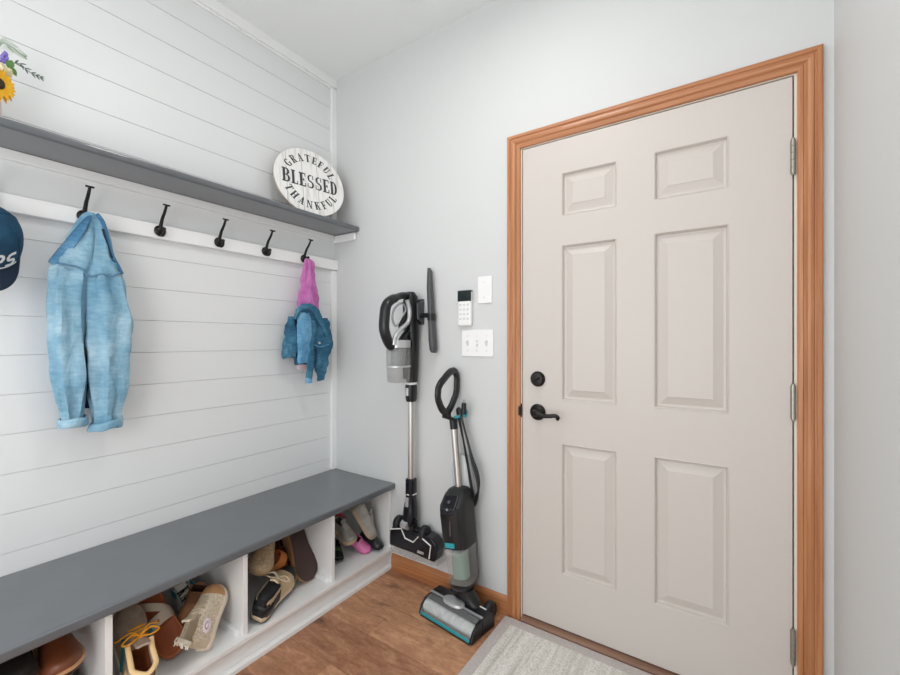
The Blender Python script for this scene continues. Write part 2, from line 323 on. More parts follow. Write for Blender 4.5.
# ------------------------------------------------------------------ the door
b = MB()
PAN = [(1.379, 1.595, 1.735, 1.914), (1.725, 1.956, 1.735, 1.910), (1.379, 1.596, .970, 1.614), (1.725, 1.955, .978, 1.614), (1.377, 1.596, .258, .795), (1.724, 1.953, .248, .794)]
PAN = [((1.379 if i % 2 == 0 else 1.725), (1.596 if i % 2 == 0 else 1.955), z0, z1) for i, (z0, z1) in enumerate([(1.735, 1.912), (1.735, 1.912), (.972, 1.614), (.972, 1.614), (.252, .794), (.252, .794)])]
xs = [DX0, 1.379, 1.596, 1.725, 1.955, DX1]; zs = [DZ0, .252, .794, .972, 1.614, 1.735, 1.912, DZ1]
for i in range(5):
    for j in range(7):
        if i in (1, 3) and j in (1, 3, 5): continue
        k = b.add([(xs[i], 0, zs[j]), (xs[i + 1], 0, zs[j]), (xs[i + 1], 0, zs[j + 1]), (xs[i], 0, zs[j + 1])]); b.face((k, k + 1, k + 2, k + 3))
for x0, x1, z0, z1 in PAN:
    rings = []
    for ins, d in ((0, 0), (.002, -.0014), (.005, .001), (.009, .013), (.015, .0145), (.019, .0135), (.042, .0045), (.045, .0025)):
        rings.append([(x0 + ins, d, z0 + ins), (x1 - ins, d, z0 + ins), (x1 - ins, d, z1 - ins), (x0 + ins, d, z1 - ins)])
    n0 = len(b.f); b.loft(rings, cap=False); k = b.add(rings[-1]); b.face((k, k + 1, k + 2, k + 3))
k = b.add([(DX0, .034, DZ0), (DX1, .034, DZ0), (DX1, .034, DZ1), (DX0, .034, DZ1), (DX0, 0, DZ0), (DX1, 0, DZ0), (DX1, 0, DZ1), (DX0, 0, DZ1)])
for q in ((0, 1, 2, 3), (0, 4, 5, 1), (1, 5, 6, 2), (2, 6, 7, 3), (3, 7, 4, 0)): b.face([k + i for i in q])
me = None
door = struct(b.build('door_1', M['door']))
bm = bmesh.new(); bm.from_mesh(door.data); bmesh.ops.remove_doubles(bm, verts=bm.verts[:], dist=.0001); bmesh.ops.recalc_face_normals(bm, faces=bm.faces[:]); bm.to_mesh(door.data); bm.free()
# deadbolt and lever
HX = 1.277
RY = Matrix.Rotation(R(90), 3, 'X')                     # lathe axis z -> -y
b = MB(); b.lathe([(.004, .0), (.032, .0), (.033, .004), (.031, .009), (.026, .012), (.024, .018), (.010, .020), (.004, .020)], (HX, 0, 1.056), rot=RY)
db = b.build('deadbolt', M['iron'], door, smooth=True)
b = MB(); b.box((HX - .016, -.036, 1.052), (HX + .016, -.019, 1.060)); b.build('thumb_turn', M['iron'], db, bevel=.003)
bpy.context.view_layer.update()
for o in (bpy.data.objects['thumb_turn'],):
    for v in o.data.vertices:
        c = V((HX, 0, 1.056)) - ORG[door]; d = v.co - c; a = R(25); v.co = c + V((d.x * math.cos(a) - d.z * math.sin(a), d.y, d.x * math.sin(a) + d.z * math.cos(a)))
b = MB(); b.lathe([(.004, 0), (.034, 0), (.035, .005), (.031, .010), (.022, .013), (.014, .020), (.012, .045), (.004, .046)], (HX, 0, .915), rot=RY)
hd = b.build('door_handle', M['iron'], door, smooth=True)
b = MB(); b.tube(spline([(HX - .004, -.048, .915), (HX + .02, -.055, .918), (HX + .045, -.056, .911), (HX + .070, -.055, .912), (HX + .092, -.052, .915), (HX + .103, -.048, .908), (HX + .100, -.046, .899)], 5), [.0115] * 6 + [.0085] * 21 + [.007] * 4, 10)
b.build('lever', M['iron'], hd, smooth=True)
for z in (1.796, 1.027, .260):
    b = MB(); b.box((DX1 - .006, -.003, z - .050), (DX1 + .008, .0, z + .050)); 
    for q in range(5):
        z0 = z - .054 + q * .0216; b.cyl((DX1 + .001, -.008, z0 + .001), (DX1 + .001, -.008, z0 + .0206), .0065, n=12)
    b.cyl((DX1 + .001, -.008, z - .058), (DX1 + .001, -.008, z + .058), .0045, n=10)
    b.build('hinge', M['nickel'], door)
b = MB(); b.box((DX0 - .012, -.0025, .885), (DX0 - .004, -.0005, .945)); b.box((DX0 - .014, -.0185, .895), (DX0 - .006, -.0025, .935)); b.build('strike_plate', M['iron'], door, bevel=.002)

# ------------------------------------------------------------------ rug
b = MB(); b.box((1.180, -1.05, .001), (2.055, -.070, .010)); 
rug = thing('door_mat', 'pale woven striped door mat with plain grey border, lying before the beige door', 'rug', (1.62, -.56, 0))
b.build('woven_field', M['rug'], rug, bevel=.002)
b = MB()
x0, x1, y0, y1, wd = 1.136, 2.10, -1.10, -.026, .046
rings = [[(x0, y0, zz), (x1, y0, zz), (x1, y1, zz), (x0, y1, zz)] for zz in (.001, .011)]
ri = [[(x0 + wd, y0 + wd, zz), (x1 - wd, y0 + wd, zz), (x1 - wd, y1 - wd, zz), (x0 + wd, y1 - wd, zz)] for zz in (.011, .001)]
b.loft([rings[0], rings[1], ri[0], ri[1]], closed=True); b.build('border', M['rugb'], rug, bevel=.003)

# ------------------------------------------------------------------ storage bench with shoe cubbies
BT, BF = .460, .478
bench = thing('storage_bench', 'long white built-in shoe bench with charcoal seat board under the coat hooks', 'bench', (.24, -1.0, 0))
b = MB(); b.box((.001, BENCH0, .430), (BF, -.001, BT)); b.build('seat_board', M['grey'], bench, bevel=.007, seg=3)
b = MB(); b.box((.003, BENCH0, .099), (.462, -.001, .115)); b.build('cubby_floor', M['white'], bench, bevel=.001)
b = MB(); b.box((.003, BENCH0, .1155), (.014, -.001, .429)); b.build('back_panel', M['white'], bench)
for y in (-.001, -.388, -.806, -1.220, -1.64, -2.06, -2.432):
    b = MB(); b.box((.015, y - .018, .1155), (.448, y, .429)); b.build('divider', M['white'], bench, bevel=.001)
for y in (-.406, -.824, -1.238):
    b = MB(); b.box((.06, y - .018, .1155), (.425, y - .0005, .135)); b.build('cleat', M['white'], bench, bevel=.001)
b = MB(); b.box((.410, BENCH0, .0), (.432, -.001, .0985)); b.build('toe_board', M['white'], bench)
b = MB(); b.box((.4325, BENCH0, 0), (.457, -.001, .020)); b.build('toe_moulding', M['white'], bench, bevel=.003)

# ------------------------------------------------------------------ shelf
shelf = thing('wall_shelf', 'long charcoal wall shelf on white cleats above the coat hooks', 'shelf', (.1, -1.0, 1.85))
b = MB(); b.box((.001, BENCH0, 1.839), (.210, -.001, 1.867)); b.build('shelf_board', M['grey'], shelf, bevel=.009, seg=4)
b = MB(); b.box((.001, BENCH0, 1.806), (.020, -.020, 1.8385)); b.build('wall_cleat', M['white'], shelf, bevel=.002)
b = MB(); b.box((.001, -.019, 1.794), (.186, -.001, 1.8385)); b.build('end_cleat', M['white'], shelf, bevel=.008, seg=3)

# ------------------------------------------------------------------ coat hooks
def hook(y, label):
    t = thing('coat_hook', label, 'hook', (.028, y, 1.665), 'black coat hooks on the white rail')
    RX = Matrix.Rotation(R(90), 3, 'Y')
    b = MB(); b.lathe([(.003, 0), (.021, 0), (.022, .003), (.019, .007), (.010, .010), (.003, .011)], (.0285, y, 1.665), rot=RX, n=24); b.build('rosette', M['iron'], t, smooth=True)
    p = spline([(.032, y, 1.674), (.040, y, 1.690), (.052, y, 1.712), (.072, y, 1.734), (.088, y, 1.758)], 4)
    b = MB(); b.tube(p, [.0072 - .0025 * i / (len(p) - 1) for i in range(len(p))], 10); b.tube([(.0875, y, 1.756), (.0895, y, 1.763)], [(.012, .012), (.013, .013)], 14); b.build('upper_arm', M['iron'], t, smooth=True)
    p = spline([(.034, y, 1.658), (.044, y, 1.646), (.058, y, 1.645), (.066, y, 1.654), (.066, y, 1.668)], 4)
    b = MB(); b.tube(p, .0058, 10); b.ell((.066, y, 1.669), (.008, .008, .006)); b.build('lower_arm', M['iron'], t, smooth=True)
HY = [-1.406, -1.173, -.933, -.697, -.467, -.241]
hook(HY[0], 'black coat hook behind the blue cap'); hook(HY[1], 'black coat hook holding the large light denim shirt')
hook(HY[2], 'bare black coat hook next to the large light denim shirt'); hook(HY[3], 'bare black coat hook midway between the two other bare hooks')
hook(HY[4], 'bare black coat hook nearest the small denim jacket'); hook(HY[5], 'black coat hook holding the pink hooded top')

# ------------------------------------------------------------------ round sign with slab-serif lettering
def letter_shapes(ch):
    """polygons of one slab-serif capital in a box of height 1; returns (polys, width)"""
    P = []; W, T, SF = .20, .065, .08                  # stem, hairline, serif height
    def rect(x0, x1, y0, y1): P.append([(x0, y0), (x1, y0), (x1, y1), (x0, y1)])
    def stem(x, y0=0, y1=1, w=W, top=True, bot=True, sv=.07):
        rect(x, x + w, y0, y1)
        if top: rect(x - sv, x + w + sv, y1 - SF, y1)
        if bot: rect(x - sv, x + w + sv, y0, y0 + SF)
    def diag(x0, y0, x1, y1, w): P.append([(x0, y0), (x0 + w, y0), (x1 + w, y1), (x1, y1)])
    def arc(cx, cy, rx, ry, a0, a1, wx, wy, n=14):
        for i in range(n):
            t0, t1 = R(a0 + (a1 - a0) * i / n), R(a0 + (a1 - a0) * (i + 1) / n)
            P.append([(cx + rx * math.cos(t0), cy + ry * math.sin(t0)), (cx + rx * math.cos(t1), cy + ry * math.sin(t1)), (cx + (rx - wx) * math.cos(t1), cy + (ry - wy) * math.sin(t1)), (cx + (rx - wx) * math.cos(t0), cy + (ry - wy) * math.sin(t0))])
    w = .62
    if ch in 'EFL':
        stem(.07); w = .58
        if ch in 'EF': rect(.07, .55, 1 - SF, 1); rect(.49, .55, .76, 1); rect(.2, .42, .47, .54); rect(.37, .43, .38, .63)
        if ch in 'EL': rect(.07, .56, 0, SF); rect(.50, .56, 0, .27)
    elif ch in 'BRP':
        stem(.07); w = .66; rect(.2, .38, 1 - SF, 1); rect(.2, .38, .48, .55)
        arc(.36, .76, .25, .24, -90, 90, W * .9, SF)
        if ch == 'B': rect(.2, .38, 0, SF); arc(.36, .275, .29, .275, -90, 90, W * .9, SF)
        if ch == 'R': diag(.44, .03, .30, .5, .16); rect(.44, .68, 0, SF); w = .70
    elif ch == 'D': stem(.07); rect(.2, .34, 1 - SF, 1); rect(.2, .34, 0, SF); arc(.32, .5, .32, .5, -90, 90, W, SF); w = .68
    elif ch == 'S':
        arc(.32, .73, .26, .27, 60, 270, .15, SF); arc(.32, .265, .28, .265, 90, -130, .16, SF); rect(.50, .56, .68, .98); rect(.05, .11, .02, .32); diag(.32, .44, .24, .56, .14)
        rect(.26, .36, .462, .53); w = .62
    elif ch == 'G': arc(.37, .5, .34, .5, 50, 310, W, SF); rect(.50, .64, .04, .42); rect(.40, .72, .38, .45); rect(.55, .61, .68, .98); w = .74
    elif ch == 'A': diag(.10, 0, .32, 1, .06); diag(.46, 0, .27, 1, .17); rect(.2, .52, .28, .35); rect(0, .24, 0, SF); rect(.40, .70, 0, SF); w = .70
    elif ch == 'T': stem(.25, top=False); rect(.02, .65, 1 - SF, 1); rect(.02, .08, .72, 1); rect(.59, .65, .72, 1); w = .67
    elif ch == 'U': stem(.07, .25, 1, bot=False); stem(.50, .25, 1, w=.08, bot=False); arc(.325, .28, .255, .28, 180, 360, .14, SF); w = .68
    elif ch == 'H': stem(.07); stem(.48); rect(.2, .5, .46, .54); w = .74
    elif ch == 'N': stem(.07, w=.08); stem(.56, w=.08); diag(.50, 0, .06, 1, .15); w = .74
    elif ch == 'K': stem(.07); diag(.22, .45, .46, 1, .08); diag(.46, .02, .27, .58, .17); rect(.42, .70, 0, SF); rect(.40, .68, 1 - SF, 1); w = .72
    return P, w
def glyph_line(text, h, xs=1.0, gap=.06):
    out = []; x = 0
    for ch in text:
        p, w = letter_shapes(ch); out.append((p, x, w)); x += w * h * xs + gap * h
    return out, x - gap * h
SR = .191
tilt = R(13)
S_C = V((.100, -.258, 1.869 + SR * math.cos(tilt)))
sign = thing('wall_sign', 'round whitewashed plank sign with grey lettering leaning at the shelf end', 'sign', (0, 0, 0))
b = MB(); n = 72
prof = [(.002, 0), (SR - .002, 0), (SR, .002), (SR, .013), (SR - .002, .015), (.002, .015)]
rg = [[V((zz, r * math.cos(2 * math.pi * i / n), r * math.sin(2 * math.pi * i / n))) for i in range(n)] for r, zz in prof]
b.loft(rg[:4]); b.build('board', M['rim'], sign)
b = MB(); b.loft(rg[3:]); b.build('face', M['board'], sign)
def place_glyphs(b, text, h, mode, xs=1.0, gap=.06, y0=0, rad=0, ctr=0):
    L, tot = glyph_line(text, h, xs, gap)
    for polys, x, w in L:
        wl = w * h * xs
        for p in polys:
            pts = []
            for px, py in p:
                if mode == 'flat': q = (x + px * h * xs - tot / 2, y0 + py * h)
                else:
                    cx = x + wl / 2 - tot / 2; dx = (px - w / 2) * h * xs
                    if mode == 'up': a = -cx / rad; r = rad + py * h; q = (dx * math.cos(a) - r * math.sin(a), dx * math.sin(a) + r * math.cos(a) + ctr)
                    else: a = cx / rad; r = rad + h - py * h; q = (dx * math.cos(a) + r * math.sin(a), dx * math.sin(a) - r * math.cos(a) + ctr)
                pts.append(V((.0152, q[0], q[1])))
            b.prism(pts, (.0008, 0, 0))
for nm, args in (('lettering', ('GRATEFUL', .043, 'up', 1.0, .14, 0, .120, -.004)), ('lettering', ('BLESSED', .078, 'flat', .80, .07, -.037)), ('lettering', ('THANKFUL', .043, 'down', 1.0, .12, 0, .116, .004))):
    b = MB(); place_glyphs(b, *args); b.build(nm, M['letter'], sign)
# letters read along +y seen from +x
sign.matrix_world = Matrix.Translation(S_C) @ Matrix.Rotation(R(-14), 4, 'Z') @ Matrix.Rotation(-tilt, 4, 'Y') @ Matrix.Rotation(R(-2), 4, 'X')

# ------------------------------------------------------------------ wall plates and keypad on the back wall
t = thing('switch_plate', 'white triple light switch plate below the alarm keypad', 'light switch', (.980, 0, 1.206))
b = MB(); b.box((.896, -.007, 1.145), (1.066, -.0005, 1.270)); b.build('plate', M['plate'], t, bevel=.004)
for k, x in enumerate((.931, .981, 1.031)):
    b = MB(); b.box((x - .006, -.0085, 1.195), (x + .006, -.0071, 1.221)); s_ = b.build('toggle_slot', M['key'], t)
    b = MB(); dz = .012 if k != 1 else -.010
    b.loft([[(x - .0045, -.0072, 1.202), (x + .0045, -.0072, 1.202), (x + .0045, -.0072, 1.214), (x - .0045, -.0072, 1.214)], [(x - .004, -.022, 1.204 + dz), (x + .004, -.022, 1.204 + dz), (x + .004, -.022, 1.211 + dz), (x - .004, -.022, 1.211 + dz)]]); b.build('toggle', M['plate'], s_, bevel=.001)
    for zz in (1.173, 1.241):
        b = MB(); b.cyl((x, -.0085, zz), (x, -.006, zz), .003, n=10); b.build('screw', M['key'], t)
t = thing('blank_plate', 'white blank wall plate above the triple switch', 'wall plate', (1.018, 0, 1.453))
b = MB(); b.box((.984, -.007, 1.391), (1.058, -.0005, 1.515)); b.build('plate', M['plate'], t, bevel=.004)
for zz in (1.418, 1.488):
    b = MB(); b.cyl((1.018, -.0085, zz), (1.018, -.006, zz), .003, n=10); b.build('screw', M['key'], t)
t = thing('alarm_keypad', 'white alarm keypad with a dark screen on the wall', 'keypad', (.91, 0, 1.375))
b = MB(); b.box((.884, -.024, 1.288), (.957, -.0005, 1.455)); b.build('case', M['plate'], t, bevel=.009, seg=4)
b = MB(); b.box((.8845, -.0253, 1.404), (.9565, -.004, 1.4555)); b.build('screen', M['screen'], t, bevel=.002)
for i in range(3):
    for j in range(4):
        x, zz = .901 + i * .020, 1.388 - j * .022
        b = MB(); b.box((x - .006, -.0252, zz - .0045), (x + .006, -.0242, zz + .0045)); b.build('key', M['key'], t, bevel=.001)

# ------------------------------------------------------------------ cordless stick vacuum hanging on the wall
VX = .630
def vx(px, py, dx=0): return aX(px, py, VX + dx)
sv = thing('stick_vacuum', 'black cordless stick vacuum with silver tube hanging on the wall beside the bench', 'vacuum cleaner', (VX, -.05, .10))
YT = -.058                                             # tube axis
b = MB(); b.cyl((VX, YT, .512), (VX, YT, .940), .0165, n=24); b.build('tube', M['chrome'], sv, smooth=True)
b = MB(); b.loft([sring((VX, YT, zz), (1, 0, 0), (0, 1, 0), a, a2, 24, 2.6) for zz, a, a2 in ((.915, .022, .024), (.93, .025, .028), (.985, .026, .030), (1.00, .025, .029))]); con = b.build('wand_collar', M['black'], sv, smooth=True)
b = MB(); b.box((VX - .009, YT - .036, .945), (VX + .009, YT - .020, .985)); b.build('release_button', M['silver'], con, bevel=.003)
b = MB(); b.lathe([(.024, 1.000), (.029, 1.001), (.029, 1.010), (.024, 1.011)], (VX, YT, 0)); b.build('collar_ring', M['plate'], con, smooth=True)
# spine and motor
b = MB(); b.loft([sring((VX, YT + .006 - k, zz), (1, 0, 0), (0, 1, 0), a, d, 24, 3) for zz, a, d, k in ((1.012, .026, .026, 0), (1.10, .030, .030, 0), (1.22, .033, .032, 0), (1.30, .034, .038, .006), (1.40, .034, .040, .008), (1.44, .030, .034, .010), (1.462, .018, .02, .012))]); b.build('motor_body', M['black'], sv, smooth=True)
# dust bin, in front of the spine
BY = -.155
b = MB(); b.loft([sring((VX, BY, zz), (1, 0, 0), (0, 1, 0), a, d, 28, 2.5) for zz, a, d in ((1.020, .042, .048), (1.026, .048, .054), (1.10, .050, .058), (1.185, .051, .060))]); bn = b.build('dust_bin', M['bin'], sv, smooth=True)
b = MB(); b.lathe([(.030, 1.10), (.034, 1.105), (.036, 1.180), (.030, 1.184)], (VX, BY, 0)); b.build('filter', M['filt'], bn, smooth=True)
b = MB(); b.loft([sring((VX, BY, zz), (1, 0, 0), (0, 1, 0), .0505, .0595, 28, 2.5) for zz in (1.186, 1.222)]); b.build('bin_collar', M['silver'], sv, smooth=True)
b = MB(); b.loft([sring((VX, BY, zz), (1, 0, 0), (0, 1, 0), .0525, .0610, 28, 2.5) for zz in (1.092, 1.100)]); b.build('bin_band', M['silver'], bn, smooth=True)
b = MB(); b.box((VX - .02, BY + .052, 1.03), (VX + .02, YT - .02, 1.20)); b.build('bin_bracket', M['black'], sv, bevel=.006)
# loop handle in the plane across the wall
hp = [vx(*p) for p in ((413, 302), (406, 295.5), (396, 297.5), (387, 304), (384.5, 317), (384.5, 331), (390, 345), (397, 347), (404, 337), (411, 325))]
b = MB(); b.tube(spline(hp, 5, True), [(.027, .022) if 10 < i < 38 else (.021, .017) for i in range(50)], 12, closed=True); b.build('handle', M['black'], sv, smooth=True)
ih = [vx(*p) for p in ((402, 303), (394.5, 309), (392.5, 319), (396, 326), (401, 318), (406, 310))]
b = MB(); b.tube(spline(ih, 4, True), .0052, 8, closed=True); b.build('trigger_trim', M['silver'], sv, smooth=True)
b = MB(); b.tube(spline([vx(*p, .026) for p in ((407, 300), (409.5, 311), (408, 322), (400, 330), (395, 337), (394, 345))], 5), .0105, 10, flat=(1, 0, 0)); b.build('trim_strip', M['silver'], sv, smooth=True)
b = MB(); b.prism([vx(*p, -.012) for p in ((406, 302), (410, 312), (405, 323), (398, 332), (398, 322), (404, 313))], (.024, 0, 0)); b.build('trigger_grip', M['blackm'], sv, bevel=.004)
# lower neck, pivot, wheels and floor head
b = MB(); b.loft([sring((VX, YT - k, zz), (1, 0, 0), (0, 1, 0), a, d, 24, 2.6) for zz, a, d, k in ((.530, .020, .022, 0), (.526, .025, .027, 0), (.455, .026, .028, 0), (.445, .023, .026, 0), (.380, .034, .032, .004), (.335, .036, .034, .008), (.30, .022, .026, .01))]); nk = b.build('lower_neck', M['navy'], sv, smooth=True)
b = MB(); b.lathe([(.026, .452), (.0285, .453), (.0285, .457), (.026, .458)], (VX, YT, 0)); b.build('neck_ring', M['plate'], nk, smooth=True)
b = MB(); b.box((VX - .012, YT - .034, .395), (VX + .008, YT - .022, .440)); b.build('neck_label', M['silver'], nk, bevel=.002)
b = MB(); b.cyl((VX - .03, YT - .03, .305), (VX + .01, YT - .034, .305), .020); b.build('pivot_cap', M['silver'], sv, smooth=True)
b = MB(); b.loft([sring((VX, YT, zz), (1, 0, 0), (0, 1, 0), a, d, 20, 2.6) for zz, a, d in ((.20, .040, .03), (.26, .034, .03), (.315, .030, .03))]); b.build('pivot', M['black'], sv, smooth=True)
for sx, zz in ((-.078, .287), (.086, .275)):
    b = MB(); rx = Matrix.Rotation(R(90), 3, 'Y'); b.lathe([(.010, -.016), (.034, -.015), (.038, -.010), (.038, .010), (.034, .015), (.010, .016)], (VX + sx, YT, zz), rot=rx, n=28)
    b.lathe([(.012, .0145), (.026, .0155), (.027, .018), (.012, .0185)], (VX + sx, YT, zz), rot=rx, n=24); b.build('wheel', M['blackm'], sv, smooth=True)
b = MB(); b.cyl((VX - .07, YT, .283), (VX + .08, YT, .277), .013); b.build('axle', M['black'], sv, smooth=True)
HYc = -.052
def fp_(cx, cy, y=-.090): return aY(380 + cx * .237, 500 + cy * .237, y)
b = MB(); b.prism([fp_(*q) for q in ((38, 190), (39, 130), (52, 108), (100, 103), (122, 128), (150, 142), (185, 150), (216, 166), (236, 192), (238, 222), (229, 266), (215, 262), (140, 228), (60, 198))], (0, .070, 0)); fh = b.build('floor_head', M['navy'], sv, bevel=.010, seg=3)
b = MB(); b.tube([fp_(*q, -.0915) for q in ((43, 122), (90, 121), (106, 161), (140, 178), (166, 151), (214, 194), (207, 248))], .0032, 8); b.build('white_line', M['plate'], fh)
b = MB(); b.prism([fp_(*q, -.094) for q in ((40, 188), (60, 196), (140, 226), (215, 260), (232, 264), (246, 272), (240, 284), (140, 254), (52, 220))], (0, .080, 0)); b.build('clear_edge', M['smoke'], fh, bevel=.005)
b = MB(); b.prism([fp_(*q, -.0925) for q in ((158, 212), (184, 222), (182, 232), (156, 222))], (0, .004, 0)); b.build('logo_mark', M['silver'], fh)
# wall dock with the thin tool beside it
dk = thing('wall_dock', 'grey wall bracket holding the cordless stick vacuum', 'bracket', (VX + .03, 0, 1.34))
b = MB(); b.box((VX - .030, -.012, 1.30), (VX + .040, -.0005, 1.43)); b.build('back_plate', M['dgrey'], dk, bevel=.004)
b = MB(); b.prism([(VX + .0345, -.012, 1.305), (VX + .0345, -.058, 1.325), (VX + .0345, -.062, 1.405), (VX + .0345, -.012, 1.425)], (.010, 0, 0)); b.build('side_arm', M['dgrey'], dk, bevel=.003)
b = MB(); b.cyl((VX + .0445, -.035, 1.345), (VX + .115, -.030, 1.345), .012); b.build('tool_peg', M['black'], dk, smooth=True)
ct = thing('crevice_tool', 'long dark grey crevice tool hanging upright right of the stick vacuum', 'vacuum attachment', (.735, -.035, 1.17))
b = MB(); b.loft([sring((xx, -.032, zz), (1, 0, 0), (0, 1, 0), a, d, 20, 3) for xx, zz, a, d in ((.752, 1.160, .010, .012), (.749, 1.172, .016, .018), (.744, 1.22, .017, .020), (.739, 1.30, .015, .020), (.734, 1.40, .014, .018), (.728, 1.48, .014, .016), (.727, 1.56, .0115, .012), (.722, 1.578, .006, .009))]); b.build('nozzle', M['dgrey'], ct, smooth=True)
b = MB(); b.loft([sring((.738, -.032, zz), (1, 0, 0), (0, 1, 0), .017, .0225, 20, 3) for zz in (1.318, 1.352)]); b.build('clip_band', M['black'], ct, smooth=True)

# ------------------------------------------------------------------ upright wet floor cleaner
uc = thing('floor_cleaner', 'upright black wet floor cleaner with teal accents standing beside the door', 'vacuum cleaner', (.97, -.13, 0))
PA, PB = V((.990, -.120, .085)), V((.873, -.085, 1.075))
AX = (PB - PA).normalized(); LEN = (PB - PA).length
UF = V((.10, -1, 0)); UF = (UF - AX * UF.dot(AX)).normalized(); UR = UF.cross(AX) * -1
if UR.x < 0: UR = -UR
def up_(t, r=0, f=0):
    t = t * .925 - .006 if t < .53 else .484 + (t - .53) * 1.19
    return PA + AX * t + UR * r + UF * f
# floor head: profile across its depth, swept along its length
HD = V((.990, -.045, 0)).normalized(); HN = V((-.045, -.990, 0)).normalized()           # along the head / towards the room
hc = V((.975, -.165, 0))
HN = V((HD.y, -HD.x, 0)); hc = V((.966, -.160, 0))
HD = V((.991, -.135, 0)).normalized(); HN = V((HD.y, -HD.x, 0))
def hp_(u, f, zz): return hc + HD * u + HN * f + V((0, 0, zz))
hw_ = .150
b = MB(); b.loft([[hp_(u, f, zz) for f, zz in ((-.075, .010), (-.075, .060), (-.05, .074), (.0, .074), (.01, .060), (.012, .006), (-.07, .004))] for u in (-hw_, hw_)]); fhd = b.build('floor_head', M['black'], uc, bevel=.008, seg=3)
for s_ in (-1, 1):
    b = MB(); b.prism([hp_(s_ * hw_ - (.012 if s_ > 0 else 0), f, zz) for f, zz in ((.0125, .006), (.0125, .070), (.045, .064), (.072, .042), (.084, .012), (.08, .004))], HD * .012); b.build('end_cap', M['black'], fhd, bevel=.003)
b = MB(); b.cyl(hp_(-hw_ + .013, .044, .032), hp_(hw_ - .013, .044, .032), .024, n=28); b.build('brush_roller', M['roller'], fhd, smooth=True)
cv = [(.014, .073), (.030, .071), (.050, .063), (.070, .048), (.080, .030), (.0835, .022)]
b = MB(); outer = [[hp_(u, f, zz) for f, zz in cv] + [hp_(u, f - .003, zz - .003) for f, zz in cv[::-1]] for u in (-hw_ + .0125, hw_ - .0125)]; b.loft(outer); b.build('window', M['clear'], fhd, smooth=True)
b = MB(); b.loft([[hp_(u, f, zz) for f, zz in ((.078, .010), (.086, .010), (.086, .022), (.082, .024))] for u in (-hw_ + .0125, hw_ - .0125)]); b.build('teal_bumper', M['teal'], fhd, bevel=.002)
b = MB(); b.loft([[hp_(u, f, zz) for f, zz in ((.078, .003), (.085, .003), (.085, .0095), (.078, .0095))] for u in (-hw_ + .0125, hw_ - .0125)]); b.build('squeegee', M['blackm'], fhd)
b = MB(); b.loft([[hp_(u, f, zz) for f, zz in ((.002, .0745), (.013, .0745), (.016, .0775), (.002, .0785))] for u in (-hw_ + .004, hw_ - .004)]); b.build('window_frame', M['silver'], fhd, bevel=.001)
b = MB(); b.loft([sring(hp_(-.01, .006, zz), HD, HN, a, a * .55, 28, 2.3) for zz, a in ((.0746, .055), (.083, .054), (.086, .048))]); b.build('release_tab', M['silver'], fhd, smooth=True)
b = MB()
b.prism([hp_(.06, -.052, .0745), hp_(.125, -.052, .0745), hp_(.125, -.046, .0745), hp_(.06, -.046, .0745)], (0, 0, .0015)); b.build('label_strip', M['plate'], fhd)
for s_ in (-.085, .105):
    b = MB(); b.tube([hp_(s_ - .016, -.098, .040), hp_(s_ - .012, -.098, .040), hp_(s_ + .012, -.098, .040), hp_(s_ + .016, -.098, .040)], [(.034, .034), (.0385, .0385), (.0385, .0385), (.034, .034)], 28); b.tube([hp_(s_ - .02, -.098, .040), hp_(s_ + .02, -.098, .040)], .016, 16); b.build('wheel', M['blackm'], fhd, smooth=True)
b = MB(); b.loft([sring(hp_(.02, -.045, .070), HD, HN, .075, .030, 24, 3), sring(hp_(.02, -.048, .084), HD, HN, .065, .034, 24, 3), sring(hp_(.022, -.05, .098), HD, HN, .045, .036, 24, 2.4), sring(up_(.035, 0, 0), UR, UF, .040, .038, 24, 2.2), sring(up_(.055, 0, 0), UR, UF, .034, .034, 24, 2.2)]); b.build('swivel_joint', M['black'], uc, smooth=True)
# main body: dirty tank below, motor housing above
def sec(t, a, d, p=3.2, f=0, r=0): return sring(up_(t, r, f), UR, UF, a, d, 32, p)
b = MB(); b.loft([sec(.050, .034, .036, 2.4), sec(.062, .050, .056, 2.8, .004), sec(.085, .056, .064, 3, .006), sec(.094, .057, .066, 3, .006)]); b.build('tank_foot', M['black'], uc, smooth=True)
b = MB(); b.loft([sec(.095, .055, .062, 3.4, .008), sec(.18, .056, .066, 3.4, .010), sec(.255, .056, .070, 3.4, .012)]); tk = b.build('dirty_water_tank', M['smoke'], uc, smooth=True)
b = MB(); b.loft([sec(.115, .034, .034, 3, .022), sec(.235, .034, .036, 3, .024)]); b.build('tank_insert', M['tank'], tk, smooth=True)
b = MB(); b.loft([sec(.244, .0575, .073, 3.4, .012), sec(.262, .0575, .074, 3.4, .012)]); b.build('tank_rim', M['clear'], tk, smooth=True)
b = MB(); b.prism([up_(t, -.030, f) for t, f in ((.225, .080), (.262, .084), (.262, .112), (.250, .116), (.238, .092))], UR * .06); b.build('tank_handle', M['clear'], tk, bevel=.006)
b = MB(); b.loft([sec(t, a, d, 2.6, -.062) for t, a, d in ((.075, .040, .018), (.11, .044, .022), (.40, .044, .022), (.43, .03, .015))]); b.build('back_spine', M['dgrey'], uc, smooth=True)
b = MB(); b.loft([sec(.263, .058, .074, 3.6, .012), sec(.30, .060, .077, 3.8, .013), (sec(.41, .060, .082, 4, .015)), sec(.455, .060, .080, 4, .012), sec(.495, .054, .058, 3.4, -.006), sec(.515, .042, .040, 3, -.012), sec(.522, .026, .028, 2.4, -.012)]); hs = b.build('motor_housing', M['blackm'], uc, smooth=True)
